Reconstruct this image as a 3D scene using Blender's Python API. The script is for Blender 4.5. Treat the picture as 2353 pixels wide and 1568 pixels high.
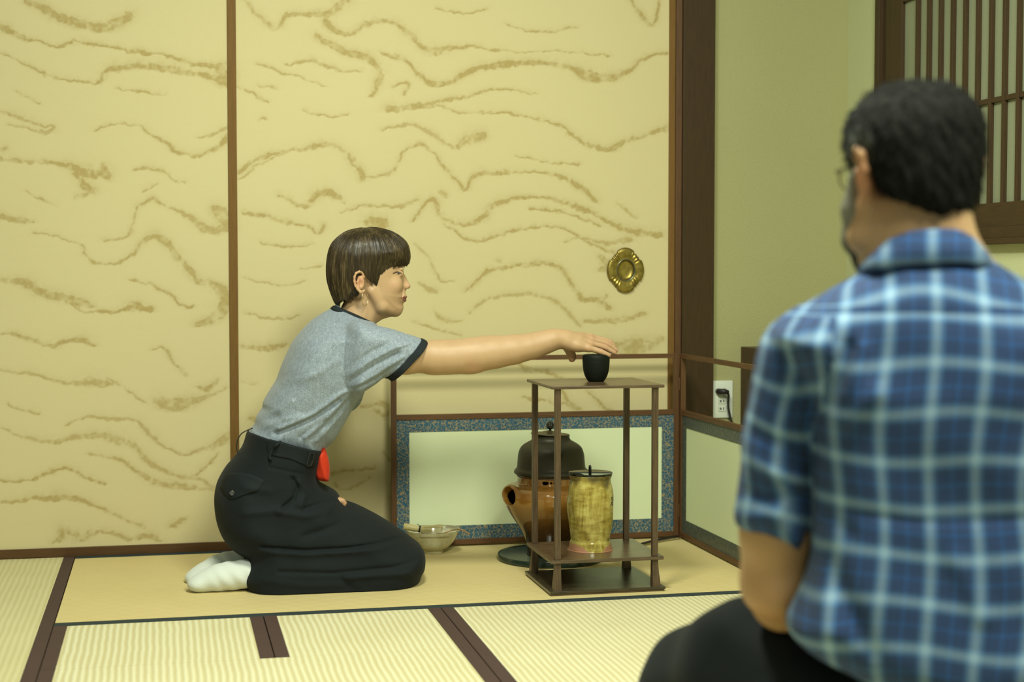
import bpy, bmesh, math, random
import numpy as np
from mathutils import Vector, Matrix
random.seed(4); RNG = np.random.default_rng(7)
for o in list(bpy.data.objects): bpy.data.objects.remove(o)
S = bpy.context.scene
COL = S.collection

# ------------------------------------------------------------------ camera
FPX = 3560.0; YAW = .22; PITCH = .0451
CAM = np.array([.2742, -3.8846, .8635])
_f0 = np.array([math.sin(YAW), math.cos(YAW), 0.]); CR = np.array([math.cos(YAW), -math.sin(YAW), 0.]); _u0 = np.array([0, 0, 1.])
CF = _f0*math.cos(PITCH) - _u0*math.sin(PITCH); CU = _u0*math.cos(PITCH) + _f0*math.sin(PITCH)
cd = bpy.data.cameras.new('camera'); cam = bpy.data.objects.new('camera', cd); COL.objects.link(cam)
cd.sensor_width = 36; cd.lens = 36*FPX/2353; cd.clip_start = .05; cd.clip_end = 50
M = Matrix.Identity(4)
for i in range(3):
    M[i][0] = CR[i]; M[i][1] = CU[i]; M[i][2] = -CF[i]; M[i][3] = CAM[i]
cam.matrix_world = M
S.camera = cam
cd.dof.use_dof = True; cd.dof.focus_distance = 4.3; cd.dof.aperture_fstop = 2.8

# ------------------------------------------------------------------ light
S.view_settings.view_transform = 'Standard'; S.view_settings.look = 'None'
S.view_settings.exposure = 0.32; S.view_settings.gamma = 1; S.view_settings.use_curve_mapping = False
wd = bpy.data.worlds.new('world'); S.world = wd; wd.use_nodes = True
wd.node_tree.nodes['Background'].inputs[0].default_value = (.86, 1.0, .78, 1)
wd.node_tree.nodes['Background'].inputs[1].default_value = .20
def lamp(name, loc, size, power, col, target=None):
    l = bpy.data.lights.new(name, 'AREA'); l.shape = 'DISK'; l.size = size; l.energy = power; l.color = col
    o = bpy.data.objects.new(name, l); COL.objects.link(o); o.location = loc
    if target is not None:
        o.rotation_euler = (Vector(target) - Vector(loc)).to_track_quat('-Z', 'Y').to_euler()
    return o
lamp('ceiling_lamp', (.72, -.95, 2.45), .45, 42, (.95, 1.0, .80))
lamp('ceiling_lamp', (1.25, -2.75, 2.5), .7, 62, (.95, 1.0, .80), (.9, .2, .4))

# ------------------------------------------------------------------ helpers
def ray(u, v): return CF + CR*(u-1176.5)/FPX - CU*(v-784)/FPX  # view ray through an image pixel; many positions and outlines below come from pixels
def onz(u, v, z=0.): r = ray(u, v); return CAM + r*(z-CAM[2])/r[2]
def ony(u, v, y): r = ray(u, v); return CAM + r*(y-CAM[1])/r[1]
def onx(u, v, x): r = ray(u, v); return CAM + r*(x-CAM[0])/r[0]

def tag(o, label=None, cat=None, group=None, kind=None):
    if label: o['label'] = label
    if cat: o['category'] = cat
    if group: o['group'] = group
    if kind: o['kind'] = kind
    return o
def empty(name, loc=(0, 0, 0), label=None, cat=None, group=None):
    o = bpy.data.objects.new(name, None); COL.objects.link(o); o.location = loc; o.empty_display_size = .05
    return tag(o, label, cat, group)
def link(name, me, mat=None, parent=None, label=None):
    o = bpy.data.objects.new(name, me); COL.objects.link(o)
    if mat: me.materials.append(mat)
    if parent:
        o.parent = parent
        w = Vector((0, 0, 0)); p = parent
        while p: w += p.location; p = p.parent
        o.location = -w
    if label: o['label'] = label
    return o
def mesh_np(name, V, Fq, smooth=True):
    me = bpy.data.meshes.new(name); V = np.asarray(V, np.float32); Fq = np.asarray(Fq, np.int32); n = Fq.shape[1]
    me.vertices.add(len(V)); me.vertices.foreach_set('co', V.ravel())
    me.loops.add(Fq.size); me.loops.foreach_set('vertex_index', Fq.ravel())
    me.polygons.add(len(Fq)); me.polygons.foreach_set('loop_start', np.arange(0, Fq.size, n, dtype=np.int32))
    me.polygons.foreach_set('loop_total', np.full(len(Fq), n, np.int32))
    me.update(calc_edges=True); me.validate()
    me.polygons.foreach_set('use_smooth', np.full(len(me.polygons), smooth))
    return me
def set_attr(me, name, arr):
    arr = np.asarray(arr, np.float32)
    if arr.ndim == 1:
        a = me.attributes.new(name, 'FLOAT', 'POINT'); a.data.foreach_set('value', arr)
    elif arr.shape[1] == 4:
        a = me.attributes.new(name, 'FLOAT_COLOR', 'POINT'); a.data.foreach_set('color', arr.ravel())
    else:
        a = me.attributes.new(name, 'FLOAT_VECTOR', 'POINT'); a.data.foreach_set('vector', arr.ravel())
class MB:
    """collects boxes, tubes and lathes into one mesh"""
    def __init__(s): s.bm = bmesh.new()
    def box(s, x0, x1, y0, y1, z0, z1, bev=0):
        r = bmesh.ops.create_cube(s.bm, size=1)
        for v in r['verts']:
            v.co = Vector((x0+(x1-x0)*(v.co.x+.5), y0+(y1-y0)*(v.co.y+.5), z0+(z1-z0)*(v.co.z+.5)))
        if bev:
            es = list({e for v in r['verts'] for e in v.link_edges})
            bmesh.ops.bevel(s.bm, geom=es, offset=bev, segments=2, profile=.6, affect='EDGES')
        return s
    def loft(s, rings, close=True, cap=True):
        rr = [[s.bm.verts.new(p) for p in r] for r in rings]
        n = len(rr[0])
        for a, b in zip(rr[:-1], rr[1:]):
            for i in range(n if close else n-1):
                j = (i+1) % n
                try: s.bm.faces.new((a[i], a[j], b[j], b[i]))
                except Exception: pass
        if cap:
            s.bm.faces.new(rr[0][::-1]); s.bm.faces.new(rr[-1])
        return s
    def lathe(s, c, prof, n=64, fn=None, cap=True):
        rings = []
        for (r, z) in prof:
            ring = []
            for i in range(n):
                a = 2*math.pi*i/n; rr = r*(fn(a, z) if fn else 1)
                ring.append((c[0]+rr*math.cos(a), c[1]+rr*math.sin(a), c[2]+z))
            rings.append(ring)
        return s.loft(rings, cap=cap)
    def tube(s, pts, rad, n=10, cap=True):
        P = [Vector(p) for p in pts]; rings = []; up = Vector((0, 0, 1)); prev = None
        for i, p in enumerate(P):
            t = (P[min(i+1, len(P)-1)] - P[max(i-1, 0)]).normalized()
            if prev is None:
                a = t.cross(up) if abs(t.dot(up)) < .95 else t.cross(Vector((1, 0, 0)))
            else: a = prev - t*prev.dot(t)
            a.normalize(); prev = a; b = t.cross(a)
            r = rad[i] if hasattr(rad, '__len__') else rad
            rings.append([tuple(p + a*r*math.cos(2*math.pi*k/n) + b*r*math.sin(2*math.pi*k/n)) for k in range(n)])
        return s.loft(rings, cap=cap)
    def poly(s, pts, thick):
        a = [s.bm.verts.new(p) for p in pts]; f = s.bm.faces.new(a)
        if thick is not None:
            r = bmesh.ops.extrude_face_region(s.bm, geom=[f])
            for v in r['geom']:
                if isinstance(v, bmesh.types.BMVert): v.co += Vector(thick)
        return s
    def build(s, name, mat, parent=None, smooth=False, label=None):
        bmesh.ops.recalc_face_normals(s.bm, faces=s.bm.faces)
        me = bpy.data.meshes.new(name); s.bm.to_mesh(me); s.bm.free()
        if smooth:
            for p in me.polygons: p.use_smooth = True
            if smooth != 'all': me.set_sharp_from_angle(angle=math.radians(40))
        return link(name, me, mat, parent, label)
def struct(o): o['kind'] = 'structure'; return o
def smooth_pts(P, m=8):
    P = [np.array(p, float) for p in P]; out = []
    for i in range(len(P)-1):
        p0 = P[max(i-1, 0)]; p1 = P[i]; p2 = P[i+1]; p3 = P[min(i+2, len(P)-1)]
        for k in range(m):
            t = k/m
            out.append(.5*((2*p1)+(p2-p0)*t+(2*p0-5*p1+4*p2-p3)*t*t+(3*p1-p0-3*p2+p3)*t**3))
    out.append(P[-1]); return out

# ------------------------------------------------------------------ materials
class N:
    def __init__(s, name):
        s.m = bpy.data.materials.new(name); s.m.use_nodes = True; s.t = s.m.node_tree
        s.b = s.t.nodes['Principled BSDF']
    def n(s, typ, **k):
        nd = s.t.nodes.new(typ)
        for a, v in k.items():
            if a.startswith('i_'):
                key = a[2:]; key = int(key) if key.isdigit() else key.replace('_', ' ')
                if isinstance(v, bpy.types.NodeSocket): s.t.links.new(v, nd.inputs[key])
                else: nd.inputs[key].default_value = v
            else: setattr(nd, a, v)
        return nd
    def l(s, a, b): s.t.links.new(a, b)
    def math(s, op, a, b=None, c=None, clamp=False):
        nd = s.t.nodes.new('ShaderNodeMath'); nd.operation = op; nd.use_clamp = clamp
        for i, v in enumerate((a, b, c)):
            if v is None: continue
            if isinstance(v, bpy.types.NodeSocket): s.t.links.new(v, nd.inputs[i])
            else: nd.inputs[i].default_value = v
        return nd.outputs[0]
    def mix(s, f, a, b, bt='MIX'):
        nd = s.t.nodes.new('ShaderNodeMix'); nd.data_type = 'RGBA'; nd.blend_type = bt
        for k, v in ((0, f), (6, a), (7, b)):
            if isinstance(v, bpy.types.NodeSocket): s.t.links.new(v, nd.inputs[k])
            else: nd.inputs[k].default_value = v if k == 0 else (*v, 1)
        return nd.outputs[2]
    def ramp(s, f, stops, interp='LINEAR'):
        nd = s.t.nodes.new('ShaderNodeValToRGB'); s.l(f, nd.inputs[0]); cr = nd.color_ramp; cr.interpolation = interp
        while len(cr.elements) < len(stops): cr.elements.new(.5)
        for e, (p, c) in zip(cr.elements, stops): e.position = p; e.color = (*c, 1)
        return nd.outputs[0]
    def coord(s, scale=(1, 1, 1), out='Object', rot=(0, 0, 0)):
        tc = s.n('ShaderNodeTexCoord'); mp = s.n('ShaderNodeMapping'); s.l(tc.outputs[out], mp.inputs[0])
        mp.inputs['Scale'].default_value = scale; mp.inputs['Rotation'].default_value = rot
        return mp.outputs[0]
    def noise(s, vec, scale, detail=3, rough=.5, out='Fac', dist=0):
        nd = s.n('ShaderNodeTexNoise'); s.l(vec, nd.inputs['Vector']); nd.inputs['Scale'].default_value = scale
        nd.inputs['Detail'].default_value = detail; nd.inputs['Roughness'].default_value = rough; nd.inputs['Distortion'].default_value = dist
        return nd.outputs[out]
    def bump(s, h, strength=.3, dist=.002):
        nd = s.n('ShaderNodeBump'); s.l(h, nd.inputs['Height']); nd.inputs['Strength'].default_value = strength
        nd.inputs['Distance'].default_value = dist; s.l(nd.outputs[0], s.b.inputs['Normal']); return nd
    def set(s, col=None, rough=.5, spec=.5, metal=0, **k):
        if col is not None:
            if isinstance(col, bpy.types.NodeSocket): s.l(col, s.b.inputs['Base Color'])
            else: s.b.inputs['Base Color'].default_value = (*col, 1)
        for nm, v in (('Roughness', rough), ('Specular IOR Level', spec), ('Metallic', metal)):
            if isinstance(v, bpy.types.NodeSocket): s.l(v, s.b.inputs[nm])
            else: s.b.inputs[nm].default_value = v
        for a, v in k.items(): s.b.inputs[a.replace('_', ' ')].default_value = v
        return s
def wood(name, c1, c2, scale=(3, 3, 40), rough=.5, spec=.35, bump=.15):
    m = N(name); v = m.coord(scale); f = m.noise(v, 6, 5, .6, dist=.4)
    f2 = m.noise(m.coord((scale[0]*3, scale[1]*3, scale[2]*3)), 9, 4, .7)
    c = m.ramp(m.math('ADD', m.math('MULTIPLY', f, .7), m.math('MULTIPLY', f2, .3)), [(.35, c1), (.65, c2)])
    m.set(c, rough, spec); m.bump(f2, bump, .001); return m.m
# grain runs along the axis with the SMALL scale
W_X = wood('brown_wood', (.075, .034, .012), (.135, .062, .022), (2, 40, 40))
W_Y = wood('brown_wood_y', (.075, .034, .012), (.135, .062, .022), (40, 2, 40))
W_Z = wood('brown_wood_z', (.070, .032, .012), (.125, .058, .020), (40, 40, 2))
W_POST = wood('dark_post_wood', (.040, .024, .009), (.058, .033, .012), (30, 30, 2), .55, .2)
W_FUSZ = wood('door_frame_wood', (.150, .078, .020), (.190, .102, .028), (30, 30, 2), .6, .15)
W_FUSX = wood('door_frame_wood_x', (.075, .036, .012), (.11, .052, .018), (2, 30, 30), .4)
W_WIN = wood('window_wood', (.045, .026, .011), (.066, .038, .016), (30, 30, 2), .5, .3)
W_WINY = wood('window_wood_y', (.045, .026, .011), (.066, .038, .016), (30, 2, 30), .5, .3)
W_SHZ = wood('mulberry_wood_z', (.050, .030, .016), (.125, .080, .043), (45, 45, 2.2), .38, .4, .3)
W_SHX = wood('mulberry_wood_x', (.055, .035, .018), (.135, .090, .050), (2, 26, 26), .22, .5, .3)
W_SHB = wood('mulberry_wood_dark', (.030, .024, .013), (.070, .055, .030), (2.5, 18, 18), .20, .5, .4)

def fabric_mat(name, col, rough=.8, bump=.2, sc=900, var=.15, sheen=.0, spec=.2):
    m = N(name); v = m.coord(); f = m.noise(v, sc, 2); g = m.noise(v, 18, 3)
    c = m.mix(m.math('MULTIPLY', m.math('ADD', f, g), .5), tuple(x*(1-var) for x in col), tuple(x*(1+var) for x in col))
    m.set(c, rough, spec, Sheen_Weight=sheen); m.bump(f, bump, .0008); return m.m

# ================================================================== FLOOR
def tatami_mat(name, rib_axis, ca, cb, spacing=.0155, depth=.35):
    m = N(name)
    tc = m.n('ShaderNodeTexCoord'); sp = m.n('ShaderNodeSeparateXYZ'); m.l(tc.outputs['Object'], sp.inputs[0])
    ax = sp.outputs[0 if rib_axis == 'X' else 1]; ot = sp.outputs[1 if rib_axis == 'X' else 0]
    wob = m.math('MULTIPLY', m.noise(m.coord((2, 2, 2)), 3, 2), .010)
    s = m.math('SINE', m.math('MULTIPLY', m.math('ADD', ax, wob), 2*math.pi/spacing))
    # individual rushes run across the ribs
    rush = m.noise(m.coord((60, 900, 60) if rib_axis == 'X' else (900, 60, 60)), 1, 2, .6)
    big = m.noise(m.coord((3, 3, 3)), 1.5, 3)
    t = m.math('ADD', m.math('MULTIPLY', s, .22*depth/.35), m.math('ADD', m.math('MULTIPLY', rush, .45), m.math('MULTIPLY', big, .4)))
    c = m.ramp(t, [(.15, ca), (.75, cb)])
    m.set(c, .62, .28)
    m.bump(m.math('ADD', m.math('MULTIPLY', s, .5), m.math('MULTIPLY', rush, .5)), depth, .0022); return m.m
T_FRONT = tatami_mat('tatami_rush_front', 'X', (.56, .49, .27), (.71, .67, .45), .0155, .5)
T_LEFT = tatami_mat('tatami_rush_left', 'X', (.52, .46, .23), (.66, .61, .37), .0155, .25)
T_TEA = tatami_mat('tatami_rush_golden', 'Y', (.57, .45, .20), (.68, .56, .28), .0155, .22)
BORD_B = fabric_mat('brown_cloth_border', (.072, .043, .036), .75, .3, 700, .2)
BORD_N = fabric_mat('navy_cloth_border', (.030, .042, .044), .75, .3, 700, .2)
def mat_thing(x0, x1, y0, y1, mat, bmat, borders, label, name='tatami_mat'):
    root = empty(name, ((x0+x1)/2, (y0+y1)/2, -.05), label, 'tatami mat', 'tatami mats on the floor')
    a, b, c, d = x0, x1, y0, y1; g = .0012; w = .033
    if 'L' in borders: a += w
    if 'R' in borders: b -= w
    if 'F' in borders: c += w
    if 'B' in borders: d -= w
    MB().box(a+(0 if 'L' in borders else g), b-(0 if 'R' in borders else g), c+(0 if 'F' in borders else g), d-(0 if 'B' in borders else g), -.05, 0, .0015).build('rush_surface', mat, root)
    for k in borders:
        q = {'L': (x0+g, a, y0+g, y1-g), 'R': (b, x1-g, y0+g, y1-g), 'F': (x0+g, x1-g, y0+g, c), 'B': (x0+g, x1-g, d, y1-g)}[k]
        MB().box(*q, -.05, .0012, .001).build('cloth_border', bmat, root)
    return root
W = .955
mat_thing(-W, 0, -.965, .945, T_LEFT, BORD_B, 'LR', 'pale tatami mat with brown borders at far left, ending at the sliding door sill')
mat_thing(0, 1.91, 0, .945, T_TEA, BORD_N, 'FB', 'golden tatami mat with navy borders that the kneeling woman and the display stand are on')
mat_thing(0, .505, -.424, 0, T_FRONT, BORD_B, 'LR', 'narrow pale tatami strip between two brown borders in front of the kneeling woman')
mat_thing(.505, W, -.424, 0, T_FRONT, BORD_B, 'LR', 'small square hearth tatami with brown side borders in front of the navy bordered mat')
mat_thing(0, W, -1.91, -.424, T_FRONT, BORD_B, 'LR', 'pale tatami mat at the bottom edge, in front of the small square hearth mat')
mat_thing(W, 2*W, -1.91, 0, T_FRONT, BORD_B, 'L', 'pale tatami mat with brown border beside the man in the plaid shirt')
mat_thing(1.91, 2.51, -1.91, .945, T_LEFT, BORD_B, 'L', 'tatami mat along the right wall behind the man in the plaid shirt')
mat_thing(-W, 0, -1.91, -.966, T_LEFT, BORD_B, 'LR', 'pale tatami mat at far left, second from the sliding doors, mostly outside the picture')
struct(MB().box(-3, 2.6, -5, 1.0, -.12, -.051).build('floor', W_X))
mat_thing(-W, W, -3.4, -1.911, T_LEFT, BORD_B, 'B', 'tatami mat nearest the camera, mostly below the picture')
mat_thing(W, 2.51, -3.4, -1.911, T_LEFT, BORD_B, 'B', 'tatami mat the man in the plaid shirt sits on')

# ================================================================== SLIDING DOORS with the painted paper
FY = .955
STROKES = """
60,0,6 100,20,10 130,40,10 170,52,10 220,62,12 260,55,14 300,35,8 290,28,4
0,60,6 30,75,8 60,88,5 90,95,3 130,108,3 165,102,4 175,95,3 230,105,4 290,115,4 330,122,5 365,122,4 420,142,5 480,152,6 520,158,12
0,122,2 60,150,3 100,172,3 160,185,3 200,192,3 230,185,4 240,165,6 285,155,9 350,152,9 420,165,8 480,178,8 525,190,14
505,165,14 522,175,22
0,255,3 30,265,6 60,275,5 90,287,3 123,290,3 118,302,6 90,300,4 20,288,2
222,300,3 250,287,2 320,288,2 340,305,3 380,330,4 410,350,5 455,357,5 500,335,5 525,310,7
460,315,2 500,305,4 527,290,4
0,365,5 60,372,5 120,375,5 165,385,9 200,397,14 245,402,12 235,385,8
170,400,6 200,430,10 215,440,6 175,455,5
0,345,6 10,342,5
0,500,8 40,503,7 75,508,3
305,392,3 345,385,3 375,398,3 400,415,2 425,422,2
240,552,3 290,545,4 305,520,3 310,490,3 325,470,5 350,458,5 380,475,4 430,497,6 465,520,9 490,530,10 525,520,12
495,480,8 510,492,22 520,500,18
75,535,2 150,550,2 190,565,2 195,590,3 220,605,3 260,608,3 300,590,4 325,555,5 355,540,7 385,560,8 410,590,8 450,640,8 480,650,8 500,665,13 518,680,14 510,710,18 480,735,12 455,745,8
0,642,4 50,648,8 100,670,12 150,685,12 190,698,8 215,705,3
150,690,3 190,715,3 250,715,4 290,710,5 300,700,9 325,708,9 348,712,7
300,645,3 340,650,3 380,670,3 420,700,3 440,705,4
0,770,4 30,768,4 70,780,6 110,795,6 150,785,6 190,780,8 220,793,4
350,805,2 375,800,3 390,820,4 420,860,3 430,870,2
0,852,3 60,858,4 120,872,4 160,880,6 200,875,9 230,880,10 262,885,4
365,920,14 400,932,18 440,925,12 480,910,5 520,890,3
500,870,3 475,895,8 450,890,3
150,980,2 200,962,4 260,965,5 310,962,4 340,985,5 370,1020,4 420,1045,3 460,1035,5 500,1020,7 530,998,14
0,985,2 60,1005,4 110,1018,6 160,1010,6 220,1000,7 270,1010,8 310,1025,7 350,1065,7 410,1095,6 450,1100,5 490,1122,4
200,1045,3 270,1055,4 300,1075,4 350,1105,7 400,1118,9 440,1120,6 495,1128,3
440,1095,4 480,1065,3 500,1040,2
0,1107,3 60,1105,3 100,1095,4 130,1078,4 170,1078,3 200,1100,3 240,1112,3
0,1155,4 60,1150,5 120,1143,9 180,1148,7 230,1165,5 280,1190,4 330,1210,5
120,1248,4 140,1235,7 145,1218,8 170,1225,8 185,1240,8 210,1225,6 260,1225,5 300,1240,4 340,1232,8 368,1243,6
390,1210,6 410,1200,8 430,1190,3
330,440,2 360,425,2
560,0,3 590,30,5 620,60,6 640,62,6 655,35,6 700,32,5 745,35,8 770,20,12 795,0,12
750,50,10 765,70,8 800,78,5 840,55,5 880,48,6 915,55,5 940,75,7 960,100,8 1000,118,12 1030,112,6 1080,108,4 1180,118,2 1300,118,2 1400,130,3
725,80,6 760,105,8 800,120,9 850,138,10 870,160,8 872,185,8 860,210,5 845,222,3
660,150,3 710,140,4 750,155,5 800,163,3 830,165,3
880,120,3 910,130,6 940,145,4 970,175,6 1000,192,7 1040,190,6 1080,165,7 1150,150,9 1230,145,7 1300,155,7 1350,172,14 1400,180,10 1440,165,5 1480,135,4 1535,122,4
890,250,8 920,245,7 970,240,5 1030,230,4 1110,215,3
890,255,5 1000,245,3 1060,258,3 1130,258,3 1170,262,3 1230,275,3 1290,290,4 1330,320,5 1390,345,7 1430,330,6 1480,310,5 1530,295,8
550,395,5 590,368,5 640,350,5 700,342,6 750,332,6 790,345,5 815,375,8 835,410,9
550,415,3 600,375,3 680,345,2
880,300,3 940,285,4 970,295,5 1010,320,6 1040,340,4
1050,335,6 1075,320,13 1112,312,11
840,405,3 890,400,4 915,380,3 925,350,3 960,332,4 990,345,3 1020,380,4 1050,420,4 1070,440,6 1085,410,5 1110,397,6 1170,397,4 1230,397,3 1280,405,5 1330,430,7 1370,465,6
640,450,3 700,475,6 730,450,9 760,445,8 790,468,3
560,490,4 600,495,5 640,505,5 700,520,4 730,535,4 745,520,6
780,490,2 830,475,3 920,475,4 960,460,4
950,510,4 975,470,5 1000,460,7 1010,490,5 1050,515,5 1100,508,7 1130,475,7 1180,458,6 1240,455,4 1300,470,6 1360,490,6 1400,510,5 1450,530,8 1520,540,8
1020,515,3 1080,550,4 1150,540,4 1240,520,3 1300,530,3 1360,560,4 1410,580,4
850,512,20 880,512,14
1010,440,6 1025,450,6
1070,670,4 1095,650,4 1130,620,5 1190,612,6 1250,606,6 1295,622,6 1310,650,5 1340,690,7 1370,690,8 1400,710,8
1370,690,6 1395,680,6
960,650,4 1000,670,6 980,665,6
1080,715,4 1120,690,4 1180,678,5 1250,682,6 1290,705,6 1330,745,6
1345,735,5 1400,738,7 1440,732,7 1480,720,4
1350,792,8 1410,798,18 1465,795,22 1500,788,10 1525,775,4
1380,805,5 1450,812,8 1490,800,5
560,795,6 620,800,8 660,790,5
560,880,3 590,885,3
1140,820,4 1190,835,5 1220,850,8 1260,855,5 1290,870,4
570,965,5 600,970,6
830,935,5 880,930,8 890,960,10 860,945,5
760,1090,6 800,1080,4 860,1075,5
770,1115,4 800,1125,3 850,1100,4
1450,0,5 1470,30,6 1500,60,5 1515,0,4
1290,900,4 1310,930,6 1340,940,3
1350,895,3 1390,935,5 1410,945,4
1200,915,3 1270,925,4 1310,930,3
880,1040,3 900,1060,3
560,640,2 640,655,2 700,650,2
600,560,2 660,570,3 720,560,2
955,560,3 985,590,3 1010,640,3 1040,650,2
1190,360,2 1260,372,2 1330,380,3
1220,480,2 1300,490,3 1380,520,3
690,620,2 740,612,2
1000,720,4 1030,738,6 1060,735,3
950,740,3 1010,760,4 1060,775,3
1300,560,2 1340,545,3 1400,560,6 1450,548,8
560,720,2 640,735,3 690,725,2
590,150,2 640,165,3 700,180,2 745,200,2
1000,20,2 1060,30,2 1120,20,2
1160,60,2 1250,75,3 1330,60,2
1090,215,2 1150,205,3 1230,215,2
270,205,2 380,215,2
40,210,2 90,240,2
60,440,2 120,470,3
250,870,2 300,900,2 340,930,2
20,930,2 90,950,3
1380,590,7 1395,605,9 1380,620,7
1420,470,3 1460,500,4
600,275,3 606,276,4
595,200,3 635,200,4
1140,598,4 1150,600,4
540,190,2 580,215,3 620,235,2
900,200,3 940,190,4 930,215,4
700,255,2 760,270,3 800,262,2"""
def door_panel(x0, x1, z0, z1, off=(0, 0)):
    h = .003; nx = int((x1-x0)/h)+1; nz = int((z1-z0)/h)+1
    X, Z = np.meshgrid(np.linspace(x0, x1, nx), np.linspace(z0, z1, nz), indexing='ij')
    ink = np.zeros_like(X)
    def vn(sc, seed):
        r = np.random.default_rng(seed); G = r.random((700, 700)); gx = (X+3)*sc; gz = (Z+1)*sc; i = gx.astype(int) % 698; j = gz.astype(int) % 698; a = gx % 1; b = gz % 1
        a = a*a*(3-2*a); b = b*b*(3-2*b)
        return (G[i, j]*(1-a)+G[i+1, j]*a)*(1-b)+(G[i, j+1]*(1-a)+G[i+1, j+1]*a)*b-.5
    wx = .010*vn(22, 1)+.007*vn(60, 2)+.0035*vn(140, 5); wz = .009*vn(24, 3)+.008*vn(70, 4)+.0035*vn(150, 6)
    grainy = .5+vn(110, 8)*.9+vn(35, 9)*.9
    rows = [(l, 0) for l in STROKES.strip().split('\n')]
    rows += [(l, -560) for l, _ in rows if max(float(t.split(',')[0]) for t in l.split()) < 530]
    for line, du in rows:
        P = []
        for t in line.split():
            u, v, w = map(float, t.split(',')); u += du; p = ony(u, v, FY); P.append((p[0], p[2], w*.00138*1.0))
        P = np.array(smooth_pts(P, 5)); a = P[:-1]; b = P[1:]
        inten = .8+.2*RNG.random()
        lo = P[:, :2].min(0)-.12; hi = P[:, :2].max(0)+.12
        if hi[0] < x0 or lo[0] > x1: continue
        i0, i1 = np.searchsorted(X[:, 0], [lo[0], hi[0]]); j0, j1 = np.searchsorted(Z[0], [lo[1], hi[1]])
        if i1 <= i0 or j1 <= j0: continue
        xs = (X+wx)[i0:i1, j0:j1]; zs = (Z+wz)[i0:i1, j0:j1]; best = np.zeros_like(xs)
        for s, e in zip(a, b):
            d = e[:2]-s[:2]; L = d@d+1e-12
            t = np.clip(((xs-s[0])*d[0]+(zs-s[1])*d[1])/L, 0, 1)
            dx = xs-(s[0]+t*d[0]); dz = zs-(s[1]+t*d[1]); r = s[2]+t*(e[2]-s[2]); dd = np.hypot(dx, dz)
            core = np.clip((np.maximum(r*.8, .0011)-dd)/.0022+.5, 0, 1)
            feather = .36*np.exp(-np.maximum(dd-r, 0)/(.0035+np.minimum(r, .012)*.7))*(dz > -r)      # ink bleeds to one side
            best = np.maximum(best, np.maximum(core, feather))
        ink[i0:i1, j0:j1] = np.maximum(ink[i0:i1, j0:j1], best*inten*np.clip(grainy[i0:i1, j0:j1]+.35, .25, 1))
    V = np.stack([X.ravel(), np.full(X.size, FY), Z.ravel()], 1)
    I = np.arange(nx*nz).reshape(nx, nz)
    F = np.stack([I[:-1, :-1].ravel(), I[1:, :-1].ravel(), I[1:, 1:].ravel(), I[:-1, 1:].ravel()], 1)
    n0 = len(V)   # back face and rim give the panel its thickness
    B = np.array([[x0, FY+.016, z0], [x1, FY+.016, z0], [x1, FY+.016, z1], [x0, FY+.016, z1]])
    c = [I[0, 0], I[-1, 0], I[-1, -1], I[0, -1]]
    ex = np.array([[n0+3, n0+2, n0+1, n0]] + [[c[k], n0+k, n0+(k+1) % 4, c[(k+1) % 4]] for k in range(4)])
    me = mesh_np('paper_panel', np.vstack([V, B]), np.vstack([F, ex]), False)
    set_attr(me, 'ink', np.concatenate([ink.ravel(), np.zeros(4)]))
    return me
m = N('painted_door_paper')
at = m.n('ShaderNodeAttribute', attribute_name='ink')
v = m.coord((1, 1, 1)); n1 = m.noise(v, 90, 5, .7); n2 = m.noise(m.coord((1, 1, 3.2)), 7, 6, .62, dist=1.6); n3 = m.noise(v, 1.2, 2)
wisp = m.math('SMOOTH_MIN', m.math('ABSOLUTE', m.math('SUBTRACT', n2, .5)), .2, .01)
wispi = m.math('MULTIPLY', m.math('SUBTRACT', 1, m.math('MULTIPLY', wisp, 55, clamp=True)), m.math('MULTIPLY', m.noise(v, 4.5, 2), .55), clamp=True)
wispi = m.math('MULTIPLY', wispi, m.math('SUBTRACT', n1, .30), clamp=True)
ik = m.math('MULTIPLY', at.outputs['Fac'], m.math('ADD', .58, m.math('MULTIPLY', n1, .75)))
ik = m.math('ADD', ik, m.math('MULTIPLY', wispi, .8), clamp=True)
base = m.mix(n3, (.60, .515, .285), (.64, .555, .32))
grain = m.noise(m.coord((8, 8, 1)), 240, 2)
base = m.mix(m.math('MULTIPLY', grain, .10), base, (.50, .42, .18))
m.set(m.mix(m.math('MULTIPLY', ik, .88), base, (.385, .285, .098)), .7, .15)
m.bump(grain, .05, .0005); PAPER = m.m
def door(n, x0, x1, z1, frame_l, frame_r, label):
    r = empty('door_%d' % n, ((x0+x1)/2, FY, 0)); r['kind'] = 'structure'; r['label'] = label
    pan = door_panel(x0+(.01 if frame_l > .005 else 0), x1-.01, .024, z1-.01); link('paper_panel', pan, PAPER, r)
    if frame_l > .005: MB().box(x0, x0+frame_l, FY-.006, FY+.02, 0, z1, .001).build('side_frame', W_FUSZ, r)
    MB().box(x1-frame_r, x1, FY-.006, FY+.02, 0, z1, .001).build('side_frame', W_FUSZ, r)
    MB().box(x0, x1, FY-.007, FY+.021, 0, .0275, .001).build('bottom_frame', W_FUSX, r)
    MB().box(x0, x1, FY-.006, FY+.02, z1-.02, z1, .001).build('top_frame', W_FUSX, r)
    return r
d1 = door(1, -.95, .492, 1.98, .026, .0265, 'sliding paper door with brown ink swirls, left of the brown stile')
d2 = door(2, .4921, 1.90, 1.98, .002, .0205, 'sliding paper door with brown ink swirls and a brass pull')
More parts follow.
